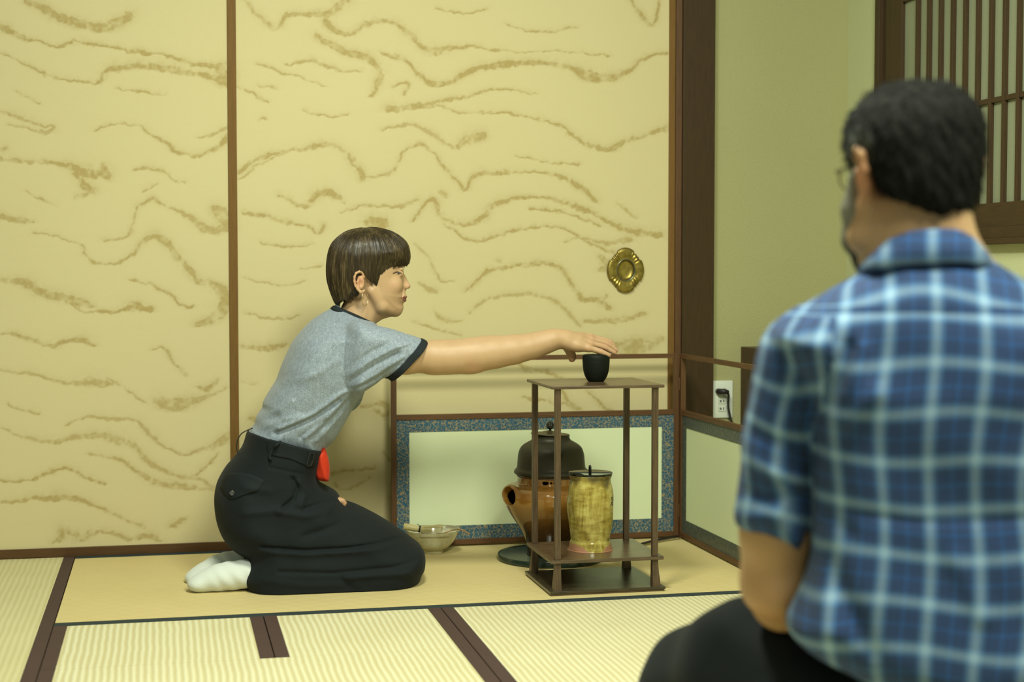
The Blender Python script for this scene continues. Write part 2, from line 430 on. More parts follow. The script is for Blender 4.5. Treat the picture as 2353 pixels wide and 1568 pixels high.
# brass finger pull: scalloped oval dish
brass = N('aged_brass'); bv = brass.coord(); bn = brass.noise(bv, 60, 4)
brass.set(brass.ramp(bn, [(.3, (.20, .145, .030)), (.7, (.40, .30, .075))]), .34, .5, .85); BRASS = brass.m
PEWTER = N('dark_rim').set((.22, .24, .18), .3, .5, .9).m
hk = ony(1437, 621, FY-.006); R = 1.0
def hik(a):
    # four big lobes with three small ribs between them
    q = (a+math.pi/4) % (math.pi/2) - math.pi/4          # angle from nearest lobe centre (on the axes)
    aq = abs(q)
    if aq < .50: return .985 + .045*math.cos(aq/.50*math.pi/2)
    return .90 + .03*abs(math.cos((aq-.50)/(math.pi/4-.50)*math.pi*1.5)) + .04*math.exp(-((aq-.50)/.05)**2)*.5
def hring(rad, dy, fn=None, n=144):
    out = []
    for i in range(n):
        a = 2*math.pi*i/n; k = (hik(a) if fn else 1)*rad
        rib = 0
        if fn:
            q = abs((a+math.pi/4) % (math.pi/2) - math.pi/4)
            if q > .46: rib = .0014*math.cos((q-.46)/(math.pi/4-.46)*math.pi*3)
        out.append((hk[0]+.061*k*math.cos(a), hk[1]-dy-rib, hk[2]+.071*k*math.sin(a)))
    return out
mb = MB(); mb.loft([hring(1, .0, 1), hring(1, .003, 1), hring(.96, .006, 1), hring(.86, .0075, 1), hring(.68, .0065, 1), hring(.58, .005), hring(.50, .0055)], cap=False)
pull = mb.build('door_pull', BRASS, d2, smooth='all', label='scalloped oval brass pull')
mb = MB(); mb.loft([hring(.515, .004), hring(.51, .0085), hring(.485, .009), hring(.465, .006), hring(.46, .003)], cap=False)
mb.build('rim_ring', PEWTER, pull, smooth='all')
mb = MB(); mb.loft([hring(.47, .004), hring(.44, -.001), hring(.36, -.0035), hring(.2, -.004), hring(.01, -.004)], cap=False)
mb.build('cup', BRASS, pull, smooth='all')

# sill, jamb and corner post
struct(MB().box(-1.6, 1.90, .9462, .985, -.05, -.0005).build('trim_1', W_FUSX))
struct(MB().box(1.9005, 1.921, FY-.012, FY+.03, -.05, 2.1, .001).build('trim_2', W_Z))
struct(MB().box(1.9215, 2.031, FY-.022, FY+.03, -.05, 2.1, .002).build('trim_3', W_POST))
struct(MB().box(-1.6, 2.0, FY-.01, FY+.05, 1.98, 2.12).build('trim_4', W_FUSX))
struct(MB().box(-1.6, -.951, FY, FY+.05, -.05, 2.12).build('wall_back_left', W_POST))

# ================================================================== PLASTER WALLS
def plaster(name, c1, c2, sc=170, st=.5):
    m = N(name); v = m.coord(); f = m.noise(v, sc, 4, .6); g = m.noise(v, 3, 3)
    m.set(m.mix(m.math('ADD', m.math('MULTIPLY', f, .5), m.math('MULTIPLY', g, .5)), c1, c2), .85, .1); m.bump(f, st, .004); return m.m
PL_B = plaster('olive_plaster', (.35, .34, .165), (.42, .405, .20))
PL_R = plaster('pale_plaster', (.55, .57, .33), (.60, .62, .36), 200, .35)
XR = 2.511
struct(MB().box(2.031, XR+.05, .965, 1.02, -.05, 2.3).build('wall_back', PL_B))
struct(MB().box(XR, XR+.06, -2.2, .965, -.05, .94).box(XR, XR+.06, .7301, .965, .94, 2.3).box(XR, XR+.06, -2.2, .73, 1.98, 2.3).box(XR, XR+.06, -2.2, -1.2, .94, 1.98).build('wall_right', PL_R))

# ================================================================== LATTICE WINDOW
win = empty('window_1', (XR, -.2, .94)); win['kind'] = 'structure'; win['label'] = 'lattice window with brown bars over frosted panes in the right wall'
MB().box(XR-.018, XR+.03, .700, .73, .94, 2.0, .001).build('window_frame', W_WIN, win)
MB().box(XR-.004, XR+.03, .662, .700, .94, 2.0, .001).build('window_frame', W_WIN, win)
MB().box(XR-.030, XR+.03, -1.25, .73, .937, .953, .002).box(XR-.022, XR+.03, -1.25, .70, .953, .985, .001).build('window_sill', W_WINY, win)
mb = MB().box(XR-.012, XR+.02, .630, .662, .985, 2.0, .001).box(XR-.016, XR+.016, .548, .624, .985, 2.0, .001)
mb.build('sash_stile', W_WIN, win)
MB().box(XR-.016, XR+.016, -1.2, .548, .985, 1.051, .001).build('sash_rail', W_WINY, win)
for k in range(24):
    y = .451-.0717*k
    MB().box(XR-.016, XR-.0045, y-.007, y+.007, 1.05, 2.0, .0008).build('lattice_bar', W_WIN, win)
for z in (1.333, 1.697):
    MB().box(XR-.014, XR-.0045, -1.2, .548, z-.007, z+.007, .0006).build('cross_bar', W_WINY, win)
pm = N('frosted_glass_paper'); pv = pm.coord((1, 1, .3)); pn = pm.noise(pv, 9, 4); pn2 = pm.noise(pm.coord(), 160, 3)
pm.set(pm.mix(pm.math('ADD', pm.math('MULTIPLY', pn, .6), pm.math('MULTIPLY', pn2, .4)), (.19, .21, .13), (.34, .36, .24)), .35, .3)
MB().box(XR-.004, XR+.006, -1.2, .548, 1.051, 2.0).build('pane', pm.m, win)

# ================================================================== FOLDING SCREEN
br = N('brocade_blue')
bvv = br.coord((1, 1, 1)); warp = br.n('ShaderNodeMixRGB') if False else None
vo = br.n('ShaderNodeTexVoronoi', feature='DISTANCE_TO_EDGE'); ns = br.noise(bvv, 85, 2, .5, out='Color')
vm = br.n('ShaderNodeVectorMath', operation='MULTIPLY_ADD'); br.l(ns, vm.inputs[0]); vm.inputs[1].default_value = (.022, .022, .022); br.l(bvv, vm.inputs[2])
br.l(vm.outputs[0], vo.inputs['Vector']); vo.inputs['Scale'].default_value = 100
line = br.math('SUBTRACT', 1, br.math('MULTIPLY', vo.outputs['Distance'], 10.5, clamp=True))
gap = br.math('GREATER_THAN', br.noise(bvv, 120, 1), .40)
line = br.math('MULTIPLY', line, gap)
br.set(br.mix(br.math('MULTIPLY', line, 1.25, clamp=True), br.mix(br.noise(bvv, 14, 2), (.026, .080, .130), (.036, .115, .175)), (.36, .27, .12)), .55, .3)
br.bump(line, .4, .0006); BROC = br.m
b2 = N('brocade_side_sheen'); v2 = b2.coord((1, 1, .25)); f2 = b2.noise(v2, 260, 3, .6)
b2.set(b2.ramp(f2, [(.40, (.035, .062, .070)), (.55, (.075, .085, .065)), (.68, (.25, .20, .10))]), .45, .45); BROC_SHEEN = b2.m  # side panel's grazing sheen painted as pale streaks in the brocade colour
sp = N('screen_paper'); sv = sp.coord(); sn = sp.noise(sv, 300, 3)
sp.set(sp.mix(sn, (.66, .72, .46), (.70, .76, .50)), .75, .15); SPAPER = sp.m
scr = empty('folding_screen', (1.888, .87, 0), 'low two-panel folding screen with blue brocade border and pale paper panels', 'folding screen')
Y0, Y1 = .862, .878
def screen_panel(A, first):
    # A maps (along, across, z) to a box
    def B(l0, l1, c0, c1, z0, z1, name, mat, bev=.0008): 
        if first: q = (l0, l1, c0, c1, z0, z1)
        else: q = (c0, c1, l0, l1, z0, z1)
        return MB().box(*q, bev).build(name, mat, scr)
    l0, l1, c0, c1 = A
    w = .0165
    V = W_Z; H = W_X if first else W_Y
    B(l0, l0+w, c0, c1, 0, .598, 'screen_post', V); B(l1-w, l1, c0, c1, 0, .598, 'screen_post', V)
    B(l0+w, l1-w, c0+.001, c1-.001, .5835, .598, 'top_rail', H)
    B(l0+w, l1-w, c0+.001, c1-.001, .401, .4175, 'middle_rail', H)
    B(l0+w, l1-w, c0+.001, c1-.001, .006, .0225, 'bottom_rail', H)
    cm = (c0+c1)/2
    brd = BROC if first else BROC_SHEEN
    a, b = l0+w, l1-w; e = .040
    p0, p1 = cm-.004, cm+.004
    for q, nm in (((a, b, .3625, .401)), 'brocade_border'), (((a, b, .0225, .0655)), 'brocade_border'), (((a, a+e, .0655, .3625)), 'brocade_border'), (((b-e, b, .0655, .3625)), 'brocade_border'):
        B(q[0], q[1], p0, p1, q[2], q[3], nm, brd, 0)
    B(a+e, b-e, p0+.001, p1-.001, .0655, .3625, 'paper_panel', SPAPER, 0)
screen_panel((.953, 1.888, Y0, Y1), True)
screen_panel((-.075, .860, 1.8885, 1.9045), False)
for z in (.09, .5):
    MB().tube([(1.8885, .861, z-.02), (1.8885, .861, z+.02)], .0035, 8).build('hinge', W_Z, scr)
# sewn line of folding side strip next to the fold
# ================================================================== DARK WOOD CABINET at the wall
cab = empty('low_cabinet', (2.3, .86, 0), 'low dark brown wooden cabinet against the plaster wall behind the folding screen', 'cabinet')
DARKW = wood('cabinet_wood', (.050, .022, .010), (.080, .036, .016), (30, 30, 3), .45)
MB().box(2.1365, 2.505, .80, .962, 0.0, .613, .002).build('body', DARKW, cab)
MB().box(2.157, 2.49, .782, .80, .474, .506, .003).build('shelf_ledge', W_X, cab)
MB().box(2.157, 2.49, .790, .80, .03, .46, .002).build('door', DARKW, cab)

# ================================================================== WALL OUTLET, plug, cable
PLATE = N('white_plastic').set((.72, .76, .66), .35, .5).m
DARK = N('dark_slot').set((.02, .02, .018), .6, .3).m
GREYL = N('outlet_line').set((.33, .35, .27), .5, .3).m
oc = (ony(1633, 874, .965)+ony(1683, 961, .965))/2
out = empty('wall_outlet', (oc[0], .965, oc[2]), 'white wall outlet plate with dark stains and a black plug in its top socket', 'wall outlet')
MB().box(oc[0]-.0365, oc[0]+.0365, .957, .966, oc[2]-.062, oc[2]+.062, .0035).build('cover_plate', PLATE, out, smooth=True)
for k, dz in enumerate((.020, -.006, -.031)):
    cx = oc[0]-.0015; cz = oc[2]+dz
    s_ = MB().box(cx-.012, cx+.012, .9555, .958, cz-.0095, cz+.0095, .0008).build('socket', GREYL, out)
    MB().box(cx-.0112, cx+.0112, .9550, .9575, cz-.0087, cz+.0087, .0008).build('socket_face', PLATE, s_)
    MB().box(cx+.0035, cx+.0065, .9546, .956, cz-.004, cz+.005).box(cx-.0065, cx-.0035, .9546, .956, cz-.004, cz+.004).build('slot', DARK, s_)
    if k:   # the small marks beside the slots
        MB().box(cx-.0085, cx-.0075, .9546, .956, cz-.004, cz+.004).box(cx-.0025, cx-.0015, .9546, .956, cz-.004, cz+.002).box(cx-.0085, cx-.0035, .9546, .956, cz+.001, cz+.002).build('slot_mark', DARK, s_)
RUBBER = N('black_rubber').set((.022, .020, .017), .45, .4).m
plug = ony(1658, 900, .945)
pc = empty('power_cord', (plug[0], .95, plug[2]), 'black plug and cord running from the wall outlet down behind the folding screen', 'power cord')
MB().tube(smooth_pts([(plug[0]-.008, .955, plug[2]), (plug[0]-.006, .938, plug[2]), (plug[0]+.006, .930, plug[2]+.001), (plug[0]+.018, .933, plug[2]-.003)], 5), [.010]*6+[.0095]*5+[.008]*4+[.0065], 12).build('plug', RUBBER, pc, smooth='all')
P = smooth_pts([(plug[0]+.012, .932, plug[2]-.001), (plug[0]+.021, .935, plug[2]-.012), (plug[0]+.022, .94, plug[2]-.05), (plug[0]+.030, .94, plug[2]-.09), (plug[0]+.045, .935, plug[2]-.16), (plug[0]+.03, .93, .05), (1.99, .91, .006), (1.93, .885, .006), (1.86, .850, .0055), (1.76, .78, .0055), (1.62, .66, .0055), (1.52, .62, .0055)], 8)
MB().tube(P, .0038, 8).build('cable', RUBBER, pc, smooth='all')
thin = N('olive_cable').set((.20, .17, .07), .6, .3).m
tag(MB().tube(smooth_pts([(1.92, .85, .003), (1.82, .80, .003), (1.70, .72, .003), (1.58, .68, .003), (1.50, .66, .003)], 8), .0016, 6).build('thin_wire', thin, smooth='all'), 'thin olive wire lying on the tatami from the screen corner toward the stand', 'wire')

# ================================================================== IMPLICIT SURFACE TOOLS
def smin(a, b, k):
    if k <= 0: return np.minimum(a, b)
    h = np.maximum(k-np.abs(a-b), 0)/k; return np.minimum(a, b)-h*h*k*.25
def smax(a, b, k): return -smin(-a, -b, k)
def closed_smooth(P, m=5):
    P = np.array(P, float); n = len(P); out = []
    for i in range(n):
        p0, p1, p2, p3 = P[i-1], P[i], P[(i+1) % n], P[(i+2) % n]
        for k in range(m):
            t = k/m; out.append(.5*((2*p1)+(p2-p0)*t+(2*p0-5*p1+4*p2-p3)*t*t+(3*p1-p0-3*p2+p3)*t**3))
    return np.array(out)
def sd_poly(P, X, Z):
    d = np.full(X.shape, 1e9); s = np.ones(X.shape, bool)*False; n = len(P)
    for i in range(n):
        a = P[i]; b = P[i-1]; ex, ez = b-a; wx = X-a[0]; wz = Z-a[1]
        t = np.clip((wx*ex+wz*ez)/(ex*ex+ez*ez+1e-12), 0, 1)
        d = np.minimum(d, (wx-ex*t)**2+(wz-ez*t)**2)
        c = ((a[1] > Z) != (b[1] > Z)) & (X < (b[0]-a[0])*(Z-a[1])/((b[1]-a[1]) if b[1] != a[1] else 1e-12)+a[0])
        s ^= c
    return np.where(s, -1, 1)*np.sqrt(d)
def line_dist(P, X, Z):
    d = np.full(X.shape, 1e9)
    for a, b in zip(P[:-1], P[1:]):
        ex, ez = b[0]-a[0], b[1]-a[1]; wx = X-a[0]; wz = Z-a[1]
        t = np.clip((wx*ex+wz*ez)/(ex*ex+ez*ez+1e-12), 0, 1)
        d = np.minimum(d, (wx-ex*t)**2+(wz-ez*t)**2)
    return np.sqrt(d)
class Field:
    def __init__(s, lo, hi, h):
        s.lo = np.array(lo, float); s.h = h
        s.n = [int(round((b-a)/h))+1 for a, b in zip(lo, hi)]
        s.ax = [s.lo[i]+h*np.arange(s.n[i]) for i in range(3)]
        s.F = np.full(s.n, .2, np.float32)
    def block(s, lo, hi):
        r = []
        for i in range(3):
            a = max(0, int(math.floor((lo[i]-s.lo[i])/s.h))); b = min(s.n[i], int(math.ceil((hi[i]-s.lo[i])/s.h))+1)
            if b <= a: return None
            r.append(slice(a, b))
        return tuple(r)
    def apply(s, lo, hi, fn, k=.01, op='u'):
        m = k+3*s.h; B = s.block(np.array(lo)-m, np.array(hi)+m)
        if B is None: return
        X = s.ax[0][B[0]][:, None, None]; Y = s.ax[1][B[1]][None, :, None]; Z = s.ax[2][B[2]][None, None, :]
        d = fn(X, Y, Z)
        cur = s.F[B]
        s.F[B] = smin(cur, d, k) if op == 'u' else smax(cur, -d, k)
    def ell(s, c, r, k=.01, op='u', rot=0, tilt=0):
        c = np.array(c, float); r = np.array(r, float); R = max(r); cs, sn = math.cos(rot), math.sin(rot); ct, st = math.cos(tilt), math.sin(tilt)
        def fn(X, Y, Z):
            x, y, z = X-c[0], Y-c[1], Z-c[2]
            x, y = x*cs+y*sn, -x*sn+y*cs
            x, z = x*ct+z*st, -x*st+z*ct
            q = np.sqrt((x/r[0])**2+(y/r[1])**2+(z/r[2])**2); g = np.sqrt((x/r[0]**2)**2+(y/r[1]**2)**2+(z/r[2]**2)**2)+1e-9
            return q*(q-1)/g
        s.apply(c-R, c+R, fn, k, op)
    def cap(s, a, b, ra, rb, k=.01, op='u', flat=1.0):
        a = np.array(a, float); b = np.array(b, float); R = max(ra, rb)*1.05; d = b-a; L = d@d+1e-12
        def fn(X, Y, Z):
            t = np.clip(((X-a[0])*d[0]+(Y-a[1])*d[1]+(Z-a[2])*d[2])/L, 0, 1)
            return np.sqrt((X-a[0]-t*d[0])**2+((Y-a[1]-t*d[1])*flat)**2+(Z-a[2]-t*d[2])**2)-(ra+t*(rb-ra))
        s.apply(np.minimum(a, b)-R, np.maximum(a, b)+R, fn, k, op)
    def chain(s, P, R, k=.01, op='u', flat=1.0, k0=None):
        for i in range(len(P)-1): s.cap(P[i], P[i+1], R[i], R[i+1], (k0 if (i == 0 and k0 is not None) else k), op, flat)
    def infl(s, P, y0, R, T, k=.01, op='u', smooth=True, maps=None, zcut=None):
        """outline P in (x,z) given real thickness: elliptical rim of radius R, half depth T along y"""
        P = closed_smooth(P, 4) if smooth else np.array(P)
        lo = P.min(0); hi = P.max(0); y0a = np.array(y0)
        m = k+3*s.h
        ym, yM = float(np.min(y0a)), float(np.max(y0a)); TT = T*1.25+.01
        B = s.block((lo[0]-m, ym-TT-m, lo[1]-m), (hi[0]+m, yM+TT+m, hi[1]+m))
        if B is None: return
        X = s.ax[0][B[0]][:, None]; Z = s.ax[2][B[2]][None, :]; Y = s.ax[1][B[1]]
        X2, Z2 = np.broadcast_arrays(X, Z)
        d2 = sd_poly(P, X2, Z2); q = np.maximum(d2+R, 0)
        Tm = np.full(d2.shape, T); yc = np.full(d2.shape, float(y0))
        if maps:
            r = maps(X2, Z2, d2)
            if 'T' in r: Tm = Tm+r['T']
            if 'y' in r: yc = yc+r['y']
        yy = (Y[None, :, None]-yc[:, None, :])*(R/Tm)[:, None, :]
        f = np.sqrt((q**2)[:, None, :]+yy**2)-R
        f = f*np.minimum(1, (Tm/R))[:, None, :]*.9
        if zcut is not None: f = np.maximum(f, zcut-s.ax[2][B[2]][None, None, :])
        cur = s.F[B]; s.F[B] = smin(cur, f, k) if op == 'u' else smax(cur, -f, k)
    def region(s, P, ylo, yhi, k=.003, smooth=True, op='x'):
        """keep (x) or remove (s) everything inside outline P between ylo and yhi"""
        P = closed_smooth(P, 4) if smooth else np.array(P)
        X2, Z2 = np.broadcast_arrays(s.ax[0][:, None], s.ax[2][None, :]); d2 = sd_poly(P, X2, Z2)
        if op == 'x': s.F = smax(s.F, d2[:, None, :], k).astype(np.float32)
        else:
            Y = s.ax[1][None, :, None]; d = np.maximum(d2[:, None, :], np.maximum(ylo-Y, Y-yhi)); s.F = smax(s.F, -d, k).astype(np.float32)
    def sample(s, P):
        q = (P-s.lo)/s.h; i = np.clip(np.floor(q).astype(int), 0, np.array(s.n)-2); t = np.clip(q-i, 0, 1); v = 0
        for dx in (0, 1):
            for dy in (0, 1):
                for dz in (0, 1):
                    w = (t[:, 0] if dx else 1-t[:, 0])*(t[:, 1] if dy else 1-t[:, 1])*(t[:, 2] if dz else 1-t[:, 2])
                    v = v+w*s.F[i[:, 0]+dx, i[:, 1]+dy, i[:, 2]+dz]
        return v
    def grad(s, P):
        e = s.h*.9; g = np.stack([s.sample(P+np.eye(3)[i]*e)-s.sample(P-np.eye(3)[i]*e) for i in range(3)], 1)
        return g/(np.linalg.norm(g, axis=1, keepdims=True)+1e-9)
    def mesh(s, it=2, zmin=None):
        F = s.F; I = F < 0
        I[0] = I[-1] = False; I[:, 0] = I[:, -1] = False; I[:, :, 0] = I[:, :, -1] = False
        F = np.where(I, F, np.maximum(F, 1e-6)); sh = [n-1 for n in s.n]
        cnt = np.zeros(sh, np.uint8)
        offs = [(a, b, c) for a in (0, 1) for b in (0, 1) for c in (0, 1)]
        for a, b, c in offs: cnt += I[a:a+sh[0], b:b+sh[1], c:c+sh[2]]
        act = np.flatnonzero(((cnt > 0) & (cnt < 8)).ravel()); del cnt
        ci = np.stack(np.unravel_index(act, sh), 1)
        val = np.stack([F[ci[:, 0]+a, ci[:, 1]+b, ci[:, 2]+c] for a, b, c in offs], 1)
        acc = np.zeros((len(ci), 3)); num = np.zeros(len(ci)); O = np.array(offs)
        for i in range(8):
            for j in range(i+1, 8):
                if abs(O[i]-O[j]).sum() != 1: continue
                va, vb = val[:, i], val[:, j]; m = (va < 0) != (vb < 0); t = np.where(m, va/np.where(m, va-vb, 1), 0)
                acc += np.where(m[:, None], O[i]+t[:, None]*(O[j]-O[i]), 0); num += m
        V = s.lo+s.h*(ci+acc/num[:, None])
        quads = []
        st = np.array([sh[1]*sh[2], sh[2], 1])
        for ax in range(3):
            sl0 = [slice(1, -1)]*3; sl1 = [slice(1, -1)]*3; sl0[ax] = slice(0, -1); sl1[ax] = slice(1, None)
            A = I[tuple(sl0)]; Bq = I[tuple(sl1)]; ed = np.stack(np.nonzero(A != Bq), 1)
            if not len(ed): continue
            fl = A[ed[:, 0], ed[:, 1], ed[:, 2]]
            base = ed.copy()
            for k in range(3):
                if k != ax: base[:, k] += 1
            u, w = [(1, 2), (2, 0), (0, 1)][ax]
            f0 = base@st; q = np.stack([f0-st[u]-st[w], f0-st[w], f0, f0-st[u]], 1)
            q = np.searchsorted(act, q)
            q[~fl] = q[~fl][:, ::-1]; quads.append(q)
        Q = np.vstack(quads)
        for _ in range(it):
            A = np.zeros_like(V); c = np.zeros(len(V))
            for i in range(4):
                j = (i+1) % 4
                for a, b in ((i, j), (j, i)):
                    for k in range(3): A[:, k] += np.bincount(Q[:, a], V[Q[:, b], k], len(V))
                    c += np.bincount(Q[:, a], minlength=len(V))
            V = V*.5+.5*A/c[:, None]
        if zmin is not None: V[:, 2] = np.maximum(V[:, 2], zmin)
        return V, Q

# ================================================================== DISPLAY STAND
SX0, SX1, SY0, SY1 = 1.267, 1.580, .076, .366
stand = empty('tea_display_stand', ((SX0+SX1)/2, (SY0+SY1)/2, 0), 'square brown mulberry wood tea stand with three boards and four slender uprights', 'display stand')
MB().box(SX0, SX1, SY0, SY1, .5508, .5590, .0022).build('top_board', W_SHX, stand)
MB().box(SX0, SX1, SY0, SY1, .0850, .0945, .0022).build('middle_board', W_SHX, stand)
bs = MB().box(SX0-.004, SX1+.004, SY0-.004, SY1+.004, .0055, .0125, .0015).build('base_board', W_SHB, stand)
MB().box(SX0-.001, SX1+.001, SY0-.001, SY1+.001, 0, .0055, .001).build('base_moulding', W_SHX, bs)
for (u, yy, sx, sy) in ((1281, .092, -1, -1), (1504.5, .092, 1, -1), (1229, .350, -1, 1), (1439, .350, 1, 1)):
    x = ony(u, 1100, yy)[0]; a = .0078
    MB().box(x-a, x+a, yy-a, yy+a, .0945, .552, .0012).build('upright', W_SHZ, stand)
    rings = []
    for z, e in ((.0125, .0058), (.030, .0044), (.050, .0022), (.070, .0006), (.085, 0)):
        xa, xb = (x-a-(e if sx < 0 else e*.15), x+a+(e if sx > 0 else e*.15)); ya, yb = (yy-a-(e if sy < 0 else e*.15), yy+a+(e if sy > 0 else e*.15))
        rings.append([(xa, ya, z), (xb, ya, z), (xb, yb, z), (xa, yb, z)])
    MB().loft(rings).build('leg', W_SHZ, stand)

# ================================================================== TEA CADDY
BLACK = N('black_lacquer'); lv = BLACK.coord(); BLACK.set((.010, .012, .010), .07, .6); BLACKM = BLACK.m
MATB = N('matte_black_lacquer').set((.008, .010, .007), .55, .15).m
nc = ony(1369.5, 878, .235)
cad = empty('tea_caddy', (nc[0], nc[1], .559), 'small black lacquered tea caddy under the outstretched hand on top of the stand', 'tea caddy')
s_ = 1/812.
MB().lathe((nc[0], nc[1], .559), [(.0, 0), (17*s_, 0), (18.5*s_, 1.2*s_), (22*s_, 6*s_), (25.5*s_, 13*s_), (28.4*s_, 23*s_), (29.9*s_, 34*s_), (30.5*s_, 44*s_), (30.6*s_, 44.9*s_)]).build('container', MATB, cad, smooth='all')
MB().lathe((nc[0], nc[1], .559), [(30.6*s_, 44.95*s_), (30.65*s_, 45.5*s_), (30.6*s_, 52*s_), (30.2*s_, 57.5*s_), (28.6*s_, 60*s_), (22*s_, 61.2*s_), (8*s_, 61.6*s_), (.0001, 61.7*s_)]).build('lid', MATB, cad, smooth='all')
NAT = (nc[0], nc[1], .559+64.7*s_)

# ================================================================== FRESH WATER JAR
vc = (1.4145, .223, .0945); D_ = 4.288; s_ = D_/FPX
g = N('yellow_glaze'); at = g.n('ShaderNodeAttribute', attribute_name='clay'); gv = g.coord((1, 1, .16)); a1 = g.noise(gv, 60, 5, .65, dist=.6); a2 = g.noise(g.coord((1, 1, 3)), 25, 4, .6); a3 = g.noise(g.coord(), 12, 3)
at2 = g.n('ShaderNodeAttribute', attribute_name='stain')
gc = g.ramp(g.math('ADD', g.math('MULTIPLY', a1, .55), g.math('MULTIPLY', a2, .45)), [(.32, (.12, .085, .015)), (.46, (.30, .225, .042)), (.58, (.44, .37, .10)), (.74, (.50, .48, .21))])
gc = g.mix(g.math('MULTIPLY', at2.outputs['Fac'], g.math('MULTIPLY', a1, 1.9, clamp=True), clamp=True), gc, (.075, .050, .014))
clay = g.mix(a3, (.30, .13, .065), (.36, .17, .09))
g.set(g.mix(at.outputs['Fac'], gc, clay), g.math('ADD', .10, g.math('MULTIPLY', at.outputs['Fac'], .55)), .6); g.bump(g.math('ADD', a2, a1), .22, .0012)
jar = empty('water_jar', vc, 'tall yellow glazed stoneware water jar with black lacquer lid on the stand', 'water jar')
prof = [(.0001, 0), (49*s_, 0), (50.5*s_, 1.5*s_), (49*s_, 8*s_), (47*s_, 18*s_), (45*s_, 24*s_), (46*s_, 36*s_), (48.5*s_, 52*s_), (51*s_, 75*s_), (52.5*s_, 100*s_), (52.5*s_, 120*s_), (50*s_, 142*s_), (47*s_, 156*s_), (46.5*s_, 162*s_), (49*s_, 169*s_), (49.6*s_, 172*s_), (47*s_, 173*s_), (44*s_, 171*s_), (42*s_, 160*s_), (30*s_, 155*s_), (.0001, 155*s_)]
P = smooth_pts(prof, 4)
P = [(max(p[0], 1e-4), p[1]) for p in P]
def dent(a, z):
    t = max(0, min(1, (z-20*s_)/(20*s_)))*max(0, min(1, (160*s_-z)/(30*s_)))
    return 1 + t*(.035*math.cos(4*(a+.62))+.012*math.sin(7*a+z*60)) + .006*math.sin(z*420+a*2)*t
o = MB().lathe(vc, P, 96, dent).build('body', g.m, jar, smooth='all')
co = np.array([v.co for v in o.data.vertices]); rel = co-np.array(vc); ang = np.arctan2(rel[:, 1], rel[:, 0]); z = rel[:, 2]
low = np.where(np.abs((ang+math.pi/2+.0)) < .42, .0005, .0)+(.0215+.004*np.sin(ang*5)+.003*np.sin(ang*11))*np.clip((np.abs(ang+math.pi/2)-.25)/.75, 0, 1)
set_attr(o.data, 'clay', np.clip((low-z)/.0015+.5, 0, 1))
set_attr(o.data, 'stain', np.clip((z-.182-.012*np.sin(ang*3+1.6)-.007*np.sin(ang*8))/.016, 0, 1)*.9+.55*np.clip(1-np.abs(ang+math.pi-.35)/.22, 0, 1)*np.clip(1-z/.11, 0, 1))
for q, pts in enumerate(([(0, 10), (6, 12), (8, 8), (3, 5), (0, 10)], [(-3, 0), (9, 2)], [(1, 2), (-2, -7)], [(3, 1), (3, -6), (8, -5), (8, 1)], [(-5, -8), (-3, -3)])):
    L = []
    for (du, dz) in smooth_pts([(p[0], p[1]) for p in pts], 4):
        a = -math.pi/2+.80+du*s_/.064; zz = 112*s_+dz*s_; rr = 52.6*s_*dent(a, zz)+.0003
        L.append((vc[0]+rr*math.cos(a), vc[1]+rr*math.sin(a), vc[2]+zz))
    MB().tube(L, .0006, 6).build('incised_mark', DARK, o)
lid = MB().lathe((vc[0], vc[1], vc[2]+173*s_), [(.0001, .001), (47*s_, .001), (50.5*s_, .0015), (51*s_, .003), (50.6*s_, .0055), (49.4*s_, .0050), (47*s_, .0045), (.0001, .0052)], 72).build('lid', BLACKM, jar, smooth=True, label='black lacquer lid')
MB().tube(smooth_pts([(vc[0]-.001, vc[1]-.006, vc[2]+173*s_+.004), (vc[0]-.001, vc[1]-.0055, vc[2]+173*s_+.020), (vc[0]-.001, vc[1], vc[2]+173*s_+.0235), (vc[0]-.001, vc[1]+.0055, vc[2]+173*s_+.020), (vc[0]-.001, vc[1]+.006, vc[2]+173*s_+.004)], 5), .0024, 10).build('handle', BLACKM, lid, smooth='all')

# ================================================================== ROUND BOARD, BRAZIER, KETTLE
r0 = ray(1266, 1279); kk = 4.655; bc = CAM+r0*kk; bc = np.array([bc[0], bc[1], 0]); s_ = 4.655/FPX
BL2 = N('green_black_lacquer').set((.022, .036, .024), .16, .6).m
board = MB().lathe(bc, [(.0001, 0), (.158, 0), (.1605, .002), (.1605, .0165), (.1595, .018), (.1565, .0175), (.155, .0150), (.0001, .0150)], 128).build('round_board', BL2, smooth=True)
board.location = (0, 0, 0); tag(board, 'round black lacquered board under the brown brazier', 'board')
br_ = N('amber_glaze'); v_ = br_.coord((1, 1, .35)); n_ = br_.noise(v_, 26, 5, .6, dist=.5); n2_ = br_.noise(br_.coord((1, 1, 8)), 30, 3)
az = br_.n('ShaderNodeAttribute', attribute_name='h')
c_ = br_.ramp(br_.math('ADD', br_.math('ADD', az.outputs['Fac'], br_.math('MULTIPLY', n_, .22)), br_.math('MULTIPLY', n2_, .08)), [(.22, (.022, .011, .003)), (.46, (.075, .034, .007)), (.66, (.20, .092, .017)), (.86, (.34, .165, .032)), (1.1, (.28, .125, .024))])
br_.set(c_, .13, .6); br_.b.inputs['Coat Weight'].default_value = .4; br_.b.inputs['Coat Roughness'].default_value = .06
